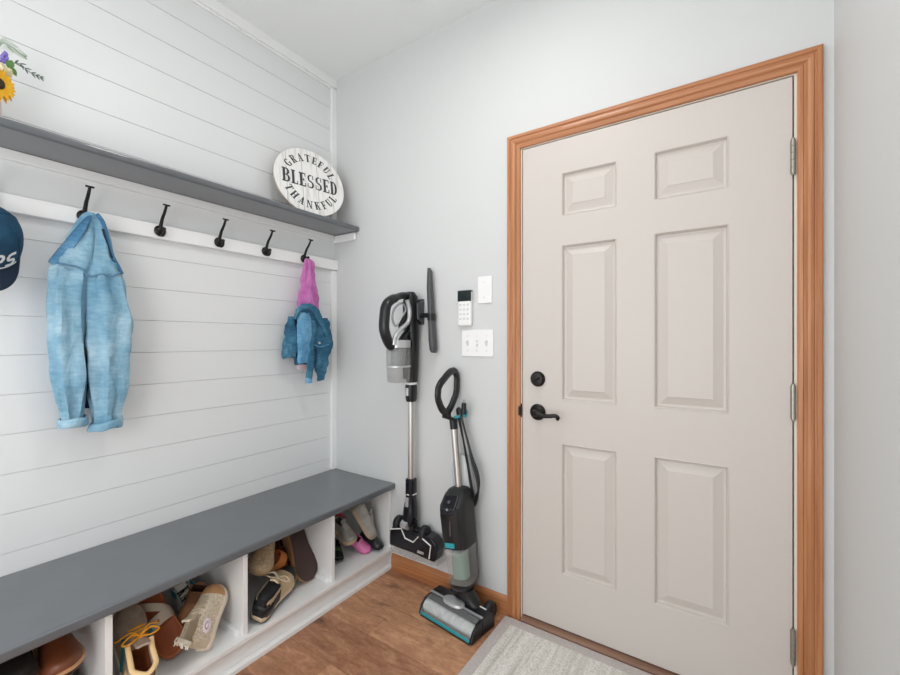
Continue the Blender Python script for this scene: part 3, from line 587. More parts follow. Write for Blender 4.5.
# glossy front panel with display, handle slot and badge
b = MB(); b.loft([[up_(t, r, f) for r, f in ((-.046, fr), (-.030, fr + .014), (.030, fr + .014), (.046, fr), (.04, fr - .02), (-.04, fr - .02))] for t, fr in ((.266, .082), (.30, .086), (.34, .084), (.41, .092), (.448, .090))]); b.build('front_panel', M['black'], hs, smooth=True)
b = MB(); b.loft([[up_(t, r, f) for r, f in ((-.034, fr), (.034, fr), (.034, fr - .012), (-.034, fr - .012))] for t, fr in ((.420, .107), (.452, .104), (.500, .058))]); pnl = b.build('control_panel', M['navy'], hs, bevel=.005)
for t_, f_ in ((.447, .1055), (.474, .085)):
    b = MB(); b.tube([up_(t_, 0, f_ - .004), up_(t_, 0, f_) + UF * .004 + AX * .003], .0065, 16); b.build('button', M['dgrey'], pnl, smooth=True)
b = MB(); b.tube([up_(.447, 0, .107) , up_(.447, 0, .110) + AX * .002], .0035, 12); b.build('button_light', M['silver'], pnl)
b = MB(); b.prism([up_(t, r, .101) for t, r in ((.33, .002), (.395, .004), (.395, .009), (.33, .008))], UF * .005); b.build('highlight_rib', M['dgrey'], hs)
b = MB(); b.prism([up_(t, r, .094) for t, r in ((.274, -.028), (.296, -.028), (.296, .018), (.274, .018))], UF * .009); b.build('teal_badge', M['teal'], hs, bevel=.002)
# tube, handle loop
b = MB(); b.tube([up_(.51, 0, -.012), up_(.775, 0, -.012)], .0150, 24); b.build('tube', M['chrome'], uc, smooth=True)
UXP = up_(.9).x
lc = [(441.5, 409), (437.6, 398), (438.6, 386), (449.5, 372), (454.5, 370.5), (457, 376), (456.5, 393), (451.5, 406), (446.5, 414)]
lp = [(0, 0)] + [tuple(a_ + (c_ - a_) * f for a_, c_ in zip(p_, q_)) for p_, q_ in zip(lc, lc[1:] + lc[:1]) for f in (.2, .5, .8)]
lp = [aX(*p, UXP) for p in lp]
b = MB(); b.tube(spline(lp[1:], 3, True), [(.0175, .0135)] * 81, 12, closed=True); hl = b.build('handle', M['black'], uc, smooth=True)
b = MB(); b.loft([sring(up_(.740, 0, -.012), UR, UF, .018, .018, 20), sring(up_(.775, 0, -.012), UR, UF, .019, .020, 20), sring(aX(446.5, 417, UXP), UR, UF, .018, .030, 20), sring(aX(446.8, 411, UXP), UR, UF, .014, .034, 20)]); b.build('handle_socket', M['black'], hl, smooth=True)
# clean water tank behind and the wound power cord
b = MB(); b.loft([sec(t, a, d, 3, -.062) for t, a, d in ((.44, .044, .026), (.46, .048, .032), (.60, .046, .030), (.635, .034, .022))]); b.build('clean_water_tank', M['frost'], uc, smooth=True)
b = MB(); b.tube([up_(.78, 0, -.02), up_(.79, .03, -.045), up_(.785, .05, -.055)], .009, 10); b.ell(up_(.80, .045, -.05), (.012, .012, .016)); b.build('cord_hook', M['teal'], uc, smooth=True)
q0 = [(460, 409), (464, 425), (469, 445), (473, 463), (478, 480), (479.5, 495), (476, 506), (473, 498), (470, 478), (466, 452), (462, 430), (458.5, 412)]
b = MB()
for k in range(6):
    pts = []
    for i, (px, py) in enumerate(q0):
        f = i / (len(q0) - 1); pts.append(aY(px + (k - 2.5) * .55 * math.sin(math.pi * f) - k * .3, py - k * 2.0 * math.sin(math.pi * f) ** 2, -.050 - .004 * (k % 3)))
    b.tube(spline(pts, 4, True), .0042, 7, closed=True)
b.build('power_cord', M['black'], uc, smooth=True)
b = MB(); b.tube(spline([aY(459, 407, -.055), aY(455, 430, -.05), aY(456.5, 450, -.05), aY(457, 470, -.055)], 5), .0042, 8); b.build('cord_lead', M['black'], uc, smooth=True)
b = MB(); b.tube([aY(463.5, 414, -.06), aY(464, 403, -.062)], [(.014, .012), (.011, .010)], 14); pl = b.build('plug', M['black'], uc, smooth=True)
b = MB()
for dx in (-.004, .005): b.tube([aY(464, 403, -.062) + V((dx, 0, 0)), aY(464, 399.5, -.062) + V((dx, 0, 0))], .0022, 6)
b.build('plug_pin', M['nickel'], pl)
#PART2
# ------------------------------------------------------------------ hanging clothes
def cloth_rows(rows, n=28, steps=6, p=2.3, pleat=0, npl=5, ph=0, xoff=0):
    """rows: (py, pxL, pxR, x-plane, half depth) measured silhouette rows -> smooth rings"""
    P = []
    for py, l, r, x, d in rows:
        a, c = aX(l, py, x), aX(r, py, x); z = (a.z + c.z) / 2
        P.append(V(((a.y + c.y) / 2, (c.y - a.y) / 2, z))); P[-1] = (P[-1], V((x, d, 0)))
    A = spline([q[0] for q in P], steps); B = spline([q[1] for q in P], steps); rings = []
    for i, (q, e) in enumerate(zip(A, B)):
        c = V((e.x, q.x, q.z)); ring = sring(c, (0, 1, 0), (1, 0, 0), max(q.y, .002), max(e.y, .002), n, p)
        if pleat:
            for k, v in enumerate(ring):
                t = 2 * math.pi * k / n; g = pleat * math.sin(npl * t + ph + i * .05) * min(1, i / 6)
                d = (v - c); d.normalize(); ring[k] = v + d * g
        rings.append(ring)
    return rings
def seamline(pts, x, r=.0016):
    return spline([aX(px, py, x) for px, py in pts], 4)
shirt = thing('denim_shirt', 'large light blue denim shirt with rolled cuffs hanging from a hook', 'shirt', (.06, -1.17, .9))
b = MB(); b.loft(cloth_rows([(214, 86, 94, .062, .012), (224, 77, 103, .060, .022), (240, 68, 109, .058, .026), (258, 60, 115, .056, .028), (280, 56, 121, .052, .028), (310, 54, 125, .046, .026), (350, 56, 122, .040, .022), (385, 62, 116, .036, .018), (404, 68, 112, .034, .014)], pleat=.004, npl=7)); b.build('body', M['denim'], shirt, smooth=True, wr=((14, 14, 7), .008))
b = MB(); b.loft(cloth_rows([(384, 83, 93, .050, .010), (398, 84, 92, .050, .010), (408, 85, 90, .050, .008)])); b.build('inner_hem', M['denim_d'], shirt, smooth=True)
# yoke panels falling from the hook
b = MB(); b.loft(cloth_rows([(215, 88, 94, .090, .006), (226, 81, 97, .094, .012), (242, 73, 97, .098, .018), (256, 66, 95, .102, .022), (266, 60, 93, .104, .024), (275, 58, 90, .098, .020)], pleat=.003)); b.build('yoke', M['denim'], shirt, smooth=True, wr=((18, 18, 9), .008))
b = MB(); b.loft(cloth_rows([(216, 92, 98, .086, .006), (228, 94, 104, .094, .012), (244, 93, 109, .100, .018), (258, 91, 114, .104, .022), (270, 89, 119, .104, .022), (280, 90, 122, .096, .018)], pleat=.003, ph=1)); b.build('yoke', M['denim'], shirt, smooth=True, wr=((18, 18, 9), .008))
# collar, turned out to the left, seen from its underside
def sheet(pix, thick, nrm=(1, 0, 0)):
    bm_ = MB(); bm_.prism([aX(*q) for q in pix], V(nrm) * thick); return bm_
cl = [(92, 213.5, .100), (85, 217, .100), (74, 229, .098), (62, 244, .096), (50, 258, .090), (46.5, 262.5, .088), (53, 265, .096), (61, 266, .108), (70, 255, .118), (79.5, 241, .122), (88, 227, .120), (91.5, 218, .112)]
b = MB(); half = len(cl) // 2
ring_pts = [(cl[i], cl[len(cl) - 1 - i]) for i in range(half)]
rg = []
for (a_, c_) in ring_pts:
    a3, c3 = aX(*a_), aX(*c_); m3 = (a3 + c3) / 2 + V((.010, 0, 0)); t3 = V((.005, 0, 0))
    rg.append([a3, m3, c3, c3 - t3, m3 - t3, a3 - t3])
b.loft(rg); b.build('collar', M['denim_in'], shirt, smooth=True, sub=1)
b = MB(); b.tube(spline([aX(*q) for q in ((97, 214, .10), (103, 222, .104), (106, 234, .108), (110, 248, .110), (113.5, 258, .108), (119, 268, .108), (122, 274, .106))], 4), [(.006, .010)] * 25, 8); b.build('front_band', M['denim_in'], shirt, smooth=True)
b = MB(); b.tube(spline([aX(*q) for q in ((103, 229, .112), (107, 243, .116), (112.5, 258, .114))], 4), .0042, 8); b.build('neck_opening', M['denim_d'], shirt, smooth=True)
# sleeves
b = MB(); b.loft(cloth_rows([(258, 58, 86, .098, .020), (272, 53, 88, .098, .034), (292, 51, 87, .098, .040), (320, 50, 86.5, .096, .042), (350, 51, 85.5, .092, .040), (380, 53, 85, .088, .038), (402, 57.5, 84, .084, .032), (421, 62, 82, .082, .026)], n=36, pleat=.007, npl=6)); sl = b.build('sleeve', M['denim'], shirt, smooth=True, wr=((15, 15, 5), .012))
b = MB(); b.loft(cloth_rows([(262, 92, 117, .108, .018), (276, 88, 122, .110, .034), (296, 87, 127, .108, .042), (320, 87, 131.5, .106, .046), (350, 88, 129, .104, .044), (380, 89, 126, .100, .040), (404, 91.5, 122.5, .096, .034), (424, 94, 118, .094, .028)], n=36, pleat=.007, npl=6, ph=2)); sr = b.build('sleeve', M['denim'], shirt, smooth=True, wr=((14, 14, 7), .014))
def cuff(l0, l1, r0, r1, x, d, parent):
    rings = []
    L0, R0, L1, R1 = aX(*l0, x), aX(*r0, x), aX(*l1, x), aX(*r1, x)
    for k, (f, g) in enumerate(((.0, .90), (.0, 1.0), (.12, 1.07), (.35, 1.10), (.65, 1.10), (.88, 1.07), (1.0, 1.0), (1.0, .90), (.8, .82))):
        a_, c_ = L0.lerp(L1, f), R0.lerp(R1, f); m_ = (a_ + c_) / 2; u = (c_ - a_) / 2; rings.append([m_ + u * (g * math.cos(2 * math.pi * i / 32)) + V((d * g * math.sin(2 * math.pi * i / 32), 0, 0)) for i in range(32)])
    bm_ = MB(); bm_.loft(rings, cap=False); return bm_.build('cuff', M['denim_in'] if False else M['denim'], parent, smooth=True, wr=((30, 30, 30), .006))
cuff((59, 420), (58.5, 428), (86.5, 415), (87.5, 424.5), .084, .044, sl); cuff((91, 424), (88.5, 432), (120.5, 415), (121, 425), .096, .046, sr)
b = MB(); b.tube(seamline(((57, 263), (68, 265), (80, 268), (88, 277)), .134), .0032, 8); b.build('seam', M['seam'], shirt, smooth=True)
b = MB(); b.tube(seamline(((91, 277), (102, 274), (112, 276), (120, 272)), .146), .0032, 8); b.build('seam', M['seam'], shirt, smooth=True)
for px, py, x in ((119.5, 276, .122), (125, 303, .128)):
    b = MB(); b.tube([aX(px, py, x), aX(px, py, x) + V((.006, -.003, 0))], .0055, 12); b.build('button', M['button'], shirt, smooth=True)

hood = thing('hooded_top', 'pink fleece hooded top hanging from the last hook under a denim jacket', 'hooded top', (.06, -.24, 1.3))
b = MB(); b.loft(cloth_rows([(258.5, 306.5, 309, .070, .006), (263, 305.5, 311, .070, .014), (275, 304, 312.5, .068, .020), (290, 301.5, 315, .064, .024), (305, 299.5, 317, .060, .026), (316, 299, 318, .056, .024)], n=32, pleat=.010, npl=4)); b.build('hood', M['pink'], hood, smooth=True, wr=((30, 30, 12), .012))
b = MB(); b.tube(spline([aX(*q) for q in ((309, 272, .086), (311.5, 281, .092), (309.5, 290, .094), (312.5, 300, .092), (313.5, 310, .084))], 4), [(.010, .007)] * 17, 10); b.build('hood_edge', M['pink'], hood, smooth=True)
b = MB(); b.loft(cloth_rows([(354, 297, 311, .050, .014), (364, 296, 312, .052, .018), (369, 298, 311, .052, .014)], n=24)); b.build('pale_hem', M['palepink'], hood, smooth=True, wr=((30, 30, 30), .006))

kj = thing('denim_jacket', 'small blue denim jacket worn over the pink hooded top', 'jacket', (.07, -.22, 1.0))
b = MB(); b.loft(cloth_rows([(306, 302, 314, .064, .022), (312, 297, 319, .066, .034), (325, 295, 322, .066, .040), (342, 295, 321, .064, .038), (356, 296, 318, .062, .034), (364, 297, 313, .060, .028)], n=32, pleat=.004)); b.build('body', M['kdenim'], kj, smooth=True, wr=((22, 22, 12), .010))
b = MB(); b.loft(cloth_rows([(313, 298, 309, .104, .008), (324, 297, 311, .110, .012), (345, 297, 312, .110, .012), (363, 298, 312, .104, .010)], n=20)); b.build('front_panel', M['kdenim_l'], kj, smooth=True, wr=((30, 30, 14), .008))
b = MB(); b.loft(cloth_rows([(317, 288.5, 297, .072, .014), (326, 287, 298, .074, .026), (340, 285.5, 298, .074, .030), (352, 284.5, 297, .074, .028), (358, 285, 296, .074, .024)], n=24, pleat=.003)); ksl = b.build('sleeve', M['kdenim'], kj, smooth=True, wr=((24, 24, 18), .014))
b = MB(); b.loft(cloth_rows([(319, 316, 327, .080, .016), (330, 314, 330.5, .086, .028), (345, 313, 331.5, .088, .032), (360, 315, 328, .088, .030), (372, 317.5, 325.5, .086, .024), (380, 319, 324, .086, .018)], n=24, pleat=.003, ph=1)); ksr = b.build('sleeve', M['kdenim'], kj, smooth=True, wr=((24, 24, 18), .016))
b = MB(); b.loft(cloth_rows([(320, 309, 316, .108, .010), (340, 308.5, 315, .112, .012), (360, 307, 313, .108, .012), (374, 306.5, 312, .104, .012), (382, 306.5, 311, .102, .012)], n=20)); b.build('button_placket', M['kdenim'], kj, smooth=True, wr=((30, 30, 18), .008))
b = MB(); b.loft(cloth_rows([(375, 306, 312, .104, .014), (383, 306, 311.5, .104, .014)], n=20)); b.build('waistband', M['kdenim_l'], kj, smooth=True)
cp = spline([aX(*q) for q in ((295, 319, .118), (299, 309.5, .124), (306, 306, .126), (314, 309, .128), (320, 319, .128), (325, 331, .124), (330.5, 339, .116))], 5)
b = MB(); b.tube(cp, [(.017 - .004 * abs(i - 15) / 15, .007) for i in range(len(cp))], 12, flat=(0, .35, .93)); b.build('collar', M['kdenim'], kj, smooth=True, wr=((40, 40, 40), .006))
for px, py, x in ((319.5, 343, .126), (328.5, 340, .118)):
    b = MB(); b.tube([aX(px, py, x), aX(px, py, x) + V((.004, -.003, 0))], .006, 12); b.build('button', M['button'], kj, smooth=True)
b = MB(); b.tube(seamline(((315, 345), (321, 347), (329, 344)), .124), .003, 8); b.build('pocket_flap', M['kdenim_l'], kj, smooth=True)

# ------------------------------------------------------------------ cap on the first hook
cap = thing('baseball_cap', 'dark blue baseball cap with white letters hanging at the left edge', 'cap', (0, 0, 0))
# local frame: z up through the crown, x to the front (brim)
def crown(t, u):                                       # t 0 rim .. 1 top, u angle
    r = math.cos(t * math.pi / 2) ** .62; fx = 1 + .10 * max(0, math.cos(u)); z = .125 * math.sin(t * math.pi / 2) ** (.85 - .15 * max(0, math.cos(u)))
    return V((.100 * r * math.cos(u) * fx, .086 * r * math.sin(u), z))
b = MB(); b.loft([[crown(j / 12 * .985, 2 * math.pi * i / 48) for i in range(48)] for j in range(13)]); b.build('crown', M['cap'], cap, smooth=True)
b = MB(); b.lathe([(.002, .128), (.008, .127), (.007, .122)], (0, 0, 0)); b.build('top_button', M['cap'], cap, smooth=True)
for k in range(6):
    u = k * math.pi / 3; b = MB(); b.tube([crown(j / 14 * .98, u) * 1.003 for j in range(15)], .0013, 6); b.build('panel_seam', M['cap'], cap, smooth=True)
top, bot = [], []
b = MB(); rings = []
for j in range(7):
    f = j / 6; ring = []
    for i in range(25):
        a_ = R(-80 + 160 * i / 24); base = crown(0, a_); ext = .084 * math.cos(R(-80 + 160 * i / 24) * .98) ** .55
        p_ = base + V((ext * f, 0, 0)); p_.z = -.002 - .030 * (p_.y / .09) ** 2 * (.3 + .7 * f) + .004; ring.append(p_)
    rings.append(ring)
rr = [r_ + [p_ - V((0, 0, .0035)) for p_ in r_[::-1]] for r_ in rings]
b.loft(rr); b.build('brim', M['capb'], cap, smooth=True)
b = MB()
def cap_pt(s_, zz):                                    # point on the crown front: s_ angle, zz height
    t = (2 / math.pi) * math.asin(min(1, (zz / .125) ** (1 / .72))); return crown(t, s_) * 1.012
def cap_stroke(p0, p1, wd):
    d = (V((p1[0] - p0[0], p1[1] - p0[1], 0))).normalized(); nx, ny = -d.y * wd, d.x * wd
    q = [(p0[0] + nx, p0[1] + ny), (p1[0] + nx, p1[1] + ny), (p1[0] - nx, p1[1] - ny), (p0[0] - nx, p0[1] - ny)]
    pts = [cap_pt(y_ / .105, zz) for y_, zz in q]; b.prism(pts, pts[0].normalized() * .0015)
def cap_text(x0, strokes, h=.040, wd=.0042, sl=.22):
    for poly in strokes:
        for p0, p1 in zip(poly[:-1], poly[1:]): cap_stroke((x0 + (p0[0] + p0[1] * sl) * h, .016 + p0[1] * h), (x0 + (p1[0] + p1[1] * sl) * h, .016 + p1[1] * h), wd)
cap_text(.018, [[(0, 0), (0, 1), (.5, 1), (.62, .85), (.62, .6), (.5, .45), (0, .45)]])
cap_text(.058, [[(.05, 0), (.5, 0), (.62, .15), (.62, .35), (.5, .5), (.12, .5), (0, .65), (0, .85), (.12, 1), (.6, 1)]])
for i in range(10):
    a0, a1 = -.006 + i * .0105, -.006 + (i + 1) * .0105; cap_stroke((a0, .010 - .0 + .006 * ((i - 5) / 5) ** 2), (a1, .010 + .006 * ((i - 4) / 5) ** 2), .0022)
b.build('lettering', M['capw'], cap)
capX = V((.62, -.10, -.77)).normalized(); capZ = V((.80, .02, .58)); capZ = (capZ - capX * capZ.dot(capX)).normalized(); capYv = capZ.cross(capX)
cap.matrix_world = Matrix.Translation((.085, -1.429, 1.508)) @ Matrix((capX, capYv, capZ)).transposed().to_4x4()

# ------------------------------------------------------------------ vase and flowers at the left end of the shelf
VC = V((.115, -1.437, 1.8675))
vs = thing('flower_vase', 'pale blush flower vase at the left end of the shelf', 'vase', VC)
b = MB(); b.lathe([(.004, 0), (.034, 0), (.040, .01), (.047, .045), (.045, .075), (.038, .095), (.041, .102), (.036, .103), (.034, .095), (.041, .07), (.042, .04), (.034, .012), (.004, .01)], VC, 32); b.build('body', M['vase'], vs, smooth=True)
def stem_to(name_parent, p, r=.0022, a=None, m='green'):
    s0 = VC + V((random.uniform(-.012, .012), random.uniform(-.012, .012), .03)) if a is None else a
    b_ = MB(); mid = V(((s0.x + p.x) / 2 - (p.x - s0.x) * .2, (s0.y + p.y) / 2 - (p.y - s0.y) * .2, (s0.z + p.z) / 2 + .02)); b_.tube(spline([s0, mid, p], 6), r, 7); return b_.build('stem', M[m], name_parent, smooth=True)
def leaf(b_, p, d, n_, L_, W_, th=.0006):
    d = V(d).normalized(); n_ = V(n_); n_ = (n_ - d * n_.dot(d)).normalized(); s_ = d.cross(n_)
    prof_ = [(0, .08), (.2, .7), (.45, 1), (.7, .8), (.9, .35), (1, .03)]
    b_.loft([[p + d * (L_ * t) + s_ * (W_ * w_) + n_ * (.12 * W_ - .25 * L_ * t * t), p + d * (L_ * t) - n_ * (.25 * L_ * t * t), p + d * (L_ * t) - s_ * (W_ * w_) + n_ * (.12 * W_ - .25 * L_ * t * t), p + d * (L_ * t) - n_ * (.25 * L_ * t * t + th)] for t, w_ in prof_])
sp = aX(-2.5, 83, .165); nrm = V((.80, .55, -.05)).normalized()
sf = thing('sunflower', 'yellow sunflower leaning out of the vase', 'flower', VC + V((0, 0, .03)))
stem_to(sf, sp - nrm * .006, .003)
u_ = nrm.orthogonal().normalized(); v_ = nrm.cross(u_)
b = MB()
for ring_, (cnt, L_, tilt_) in enumerate(((15, .043, .15), (13, .034, .45))):
    for k in range(cnt):
        a_ = 2 * math.pi * (k + .5 * ring_) / cnt; d = u_ * math.cos(a_) + v_ * math.sin(a_); leaf(b, sp + d * .010 + nrm * .002 * ring_, d + nrm * tilt_, nrm, L_, .0085)
b.build('petals', M['yellow'], sf, smooth=True)
b = MB(); b.ell(sp + nrm * .005, (.016, .016, .007), nrm.to_track_quat('Z', 'Y').to_matrix()); b.build('seed_head', M['brown'], sf, smooth=True)
rp = aX(-5, 70, .135); rs = thing('cream_rose', 'cream rose above the sunflower', 'flower', VC + V((0, 0, .03)))
stem_to(rs, rp - V((0, 0, .02)), .0026)
b = MB()
for lay, (cnt, r_, hgt) in enumerate(((6, .034, .034), (5, .026, .040), (4, .016, .044), (3, .008, .044))):
    for k in range(cnt):
        a_ = 2 * math.pi * k / cnt + lay * .6; d = V((math.cos(a_), math.sin(a_), 0)); s_ = V((-d.y, d.x, 0)); rings = []
        for t in (0, .3, .65, 1):
            w_ = r_ * (.35 + .75 * math.sin(t * 2.2)); base = rp + V((0, 0, -.022 + hgt * t)) + d * (r_ * (.25 + .75 * t ** .7)) ; rings.append([base + s_ * w_ * -1 - d * w_ * .5, base, base + s_ * w_ - d * w_ * .5, base + s_ * w_ - d * (w_ * .5 + .0015), base - d * .0015, base - s_ * w_ - d * (w_ * .5 + .0015)])
        b.loft(rings)
b.build('petals', M['cream'], rs, smooth=True)
lv = thing('lavender_sprig', 'purple lavender sprig at the top of the bouquet', 'flower', VC + V((0, 0, .03)))
l0, l1 = aX(1, 66, .13), aX(6, 53, .13); stem_to(lv, l0, .0018)
b = MB()
for k in range(34):
    f = k / 33; c_ = l0.lerp(l1, f) + V((random.uniform(-1, 1), random.uniform(-1, 1), random.uniform(-.4, .4))) * .011 * (1.15 - f); b.ell(c_, (.0042, .0042, .0058), nu=8, nv=5)
b.build('buds', M['purple'], lv, smooth=True)
fr = thing('fern_frond', 'feathery pale green fern frond arching above the lavender', 'foliage', VC + V((0, 0, .03)))
fp = spline([aX(*q) for q in ((-4, 80, .12), (-2, 52, .12), (3, 43, .125), (12, 47, .125), (21, 54, .125), (26, 57, .125))], 6)
b = MB(); b.tube([VC + V((0, 0, .03))] + fp, .0012, 6); b.build('stem', M['fern'], fr, smooth=True)
b = MB()
for k in range(7, len(fp) - 1, 1):
    t = (fp[k + 1] - fp[k - 1]).normalized(); L_ = .030 * (1 - (k - 9) / (len(fp) - 8)) + .006
    for s_ in (-1, 1): leaf(b, fp[k], t * .9 + V((0, 0, s_)), (1, 0, 0), L_ * .8, .0007)
b.build('leaflets', M['fern'], fr, smooth=True)
def sprig(nm, label, path, m, leaves):
    t_ = thing(nm, label, 'foliage', VC + V((0, 0, .03))); pth = spline([aX(*q) for q in path], 6)
    b_ = MB(); b_.tube([VC + V((0, 0, .03))] + pth, .0011, 6); b_.build('stem', M[m], t_, smooth=True)
    b_ = MB()
    for f, s_, L_, W_ in leaves:
        k = min(len(pth) - 2, int(f * (len(pth) - 1))); t = (pth[k + 1] - pth[k]).normalized(); leaf(b_, pth[k], t * .9 + V((.1, 0, s_)), (1, 0, .2), L_, W_)
    b_.build('leaves', M[m], t_, smooth=True)
sprig('sage_sprig', 'thin sprig with small dark leaves reaching right over the shelf', ((0, 84, .12), (8, 67, .12), (18, 63, .12), (28, 71, .12), (37, 76, .12), (44, 79, .12)), 'sage', [(.34 + .11 * k, s_, .018 - .001 * k, .0024) for k in range(6) for s_ in (.75, -.6)])
sprig('leafy_stem', 'short stem with two broad green leaves beside the sunflower', ((-2, 84, .13), (3, 72, .135), (8, 68, .14), (11, 66, .14)), 'green', [(.70, .8, .030, .0095), (.95, -1.6, .026, .007)])

# ------------------------------------------------------------------ shoes
HWT = [(0, .40), (.03, .56), (.08, .68), (.16, .73), (.30, .71), (.42, .74), (.58, .88), (.72, 1.0), (.83, .96), (.91, .80), (.96, .58), (.99, .34), (1, .18)]
def outline(L_, W_, grow=0, n=26):
    up, dn = [], []
    for i in range(n):
        t = (1 - math.cos(math.pi * i / (n - 1))) / 2; h_ = lerp(HWT, t) * W_ + grow; c_ = .06 * W_ * math.sin(t * 3.1)
        x_ = t * L_ + (grow if t > .5 else -grow) * abs(t - .5) * 2; up.append((x_, c_ + h_)); dn.append((x_, c_ - h_))
    return dn + up[::-1]
SHM = {}
def SM(key, hexc, **k):
    if key not in SHM: SHM[key] = mat(key, hexc, **k)
    return SHM[key]
def sole(bm_, L_, W_, h_, spring=.010, heel=0):
    rg_ = []
    for f, g in ((0, -.004), (.12, 0), (.85, .002), (1, 0)):
        rg_.append([V((x_, y_, f * (h_ + heel * max(0, 1 - x_ / L_ * 2)) + spring * max(0, (x_ / L_ - .7) / .3) ** 2 )) for x_, y_ in outline(L_, W_, g)])
    bm_.loft(rg_)
def upper(bm_, L_, W_, H_, h_, o1=.40, Htab=None, spring=.010, nst=26, mm=25, lining=1):
    Ht = Htab or [(0, .90), (.05, 1), (.18, .92), (.32, .88), (.43, .94), (.56, .76), (.70, .58), (.84, .47), (.93, .38), (.98, .24), (1, .12)]
    rings = []; os_ = []
    for i in range(nst):
        t = i / (nst - 1); t = .004 + t * .99; hw = lerp(HWT, t) * W_ * .985; c_ = .06 * W_ * math.sin(t * 3.1); top = h_ + (H_ - h_) * lerp(Ht, t); s3 = spring * max(0, (t - .7) / .3) ** 2
        o = min(1, max(0, (t - .035) / .05)) * min(1, max(0, (o1 + .05 - t) / .10)); os_.append(o); ring = []
        for k in range(mm):
            u = -1 + 2 * k / (mm - 1); th = math.pi * (1 - (u + 1) / 2)
            ct, st = math.cos(th), math.sin(th)
            pc = (hw * math.copysign(abs(ct) ** .72, ct), h_ * .6 + (top - h_ * .6) * max(0, st) ** .80)
            if abs(u) > .45:
                s_ = (1 - abs(u)) / .55; po = (math.copysign(hw * (1 - .16 * s_ * s_), u), h_ * .6 + (top - h_ * .6) * s_)
            else:
                q = abs(u) / .45; po = (u / .45 * hw * .78, h_ + .006 + (top - h_ - .006) * q ** 5)
            ring.append(V((t * L_, c_ + pc[0] * (1 - o) + po[0] * o, pc[1] * (1 - o) + po[1] * o + s3)))
        rings.append(ring)
    ks = [bm_.add(r_) for r_ in rings]
    for i in range(nst - 1):
        for k in range(mm - 1):
            u = abs(-1 + 2 * (k + .5) / (mm - 1)); bm_.mi = 1 if (lining and u < .44 and (os_[i] + os_[i + 1]) / 2 > .45) else 0
            bm_.face((ks[i] + k, ks[i] + k + 1, ks[i + 1] + k + 1, ks[i + 1] + k))
    bm_.mi = 0
    for kk, rv in ((ks[0], 1), (ks[-1], 0)): bm_.face([kk + i for i in range(mm)][::-1] if rv else [kk + i for i in range(mm)])
    for i in range(nst - 1): bm_.face((ks[i], ks[i + 1], ks[i + 1] + mm - 1, ks[i] + mm - 1))
    return Ht
def topz(Ht, t, H_, h_): return h_ + (H_ - h_) * lerp(Ht, t)
def pose(root, heel, toe, upv, z0=.1165):
    X = (V(toe) - V(heel)).normalized(); Z = V(upv); Z = (Z - X * Z.dot(X)).normalized(); Y = Z.cross(X)
    m = Matrix((X, Y, Z)).transposed(); zmin = 9
    def walk(o):
        nonlocal zmin
        if o.type == 'MESH':
            for v in o.data.vertices: zmin = min(zmin, (m @ v.co).z)
        for c in o.children: walk(c)
    walk(root); loc = V(heel)
    if z0 is not None and loc.z + zmin < z0: loc.z = z0 - zmin
    root.matrix_world = Matrix.Translation(loc) @ m.to_4x4()
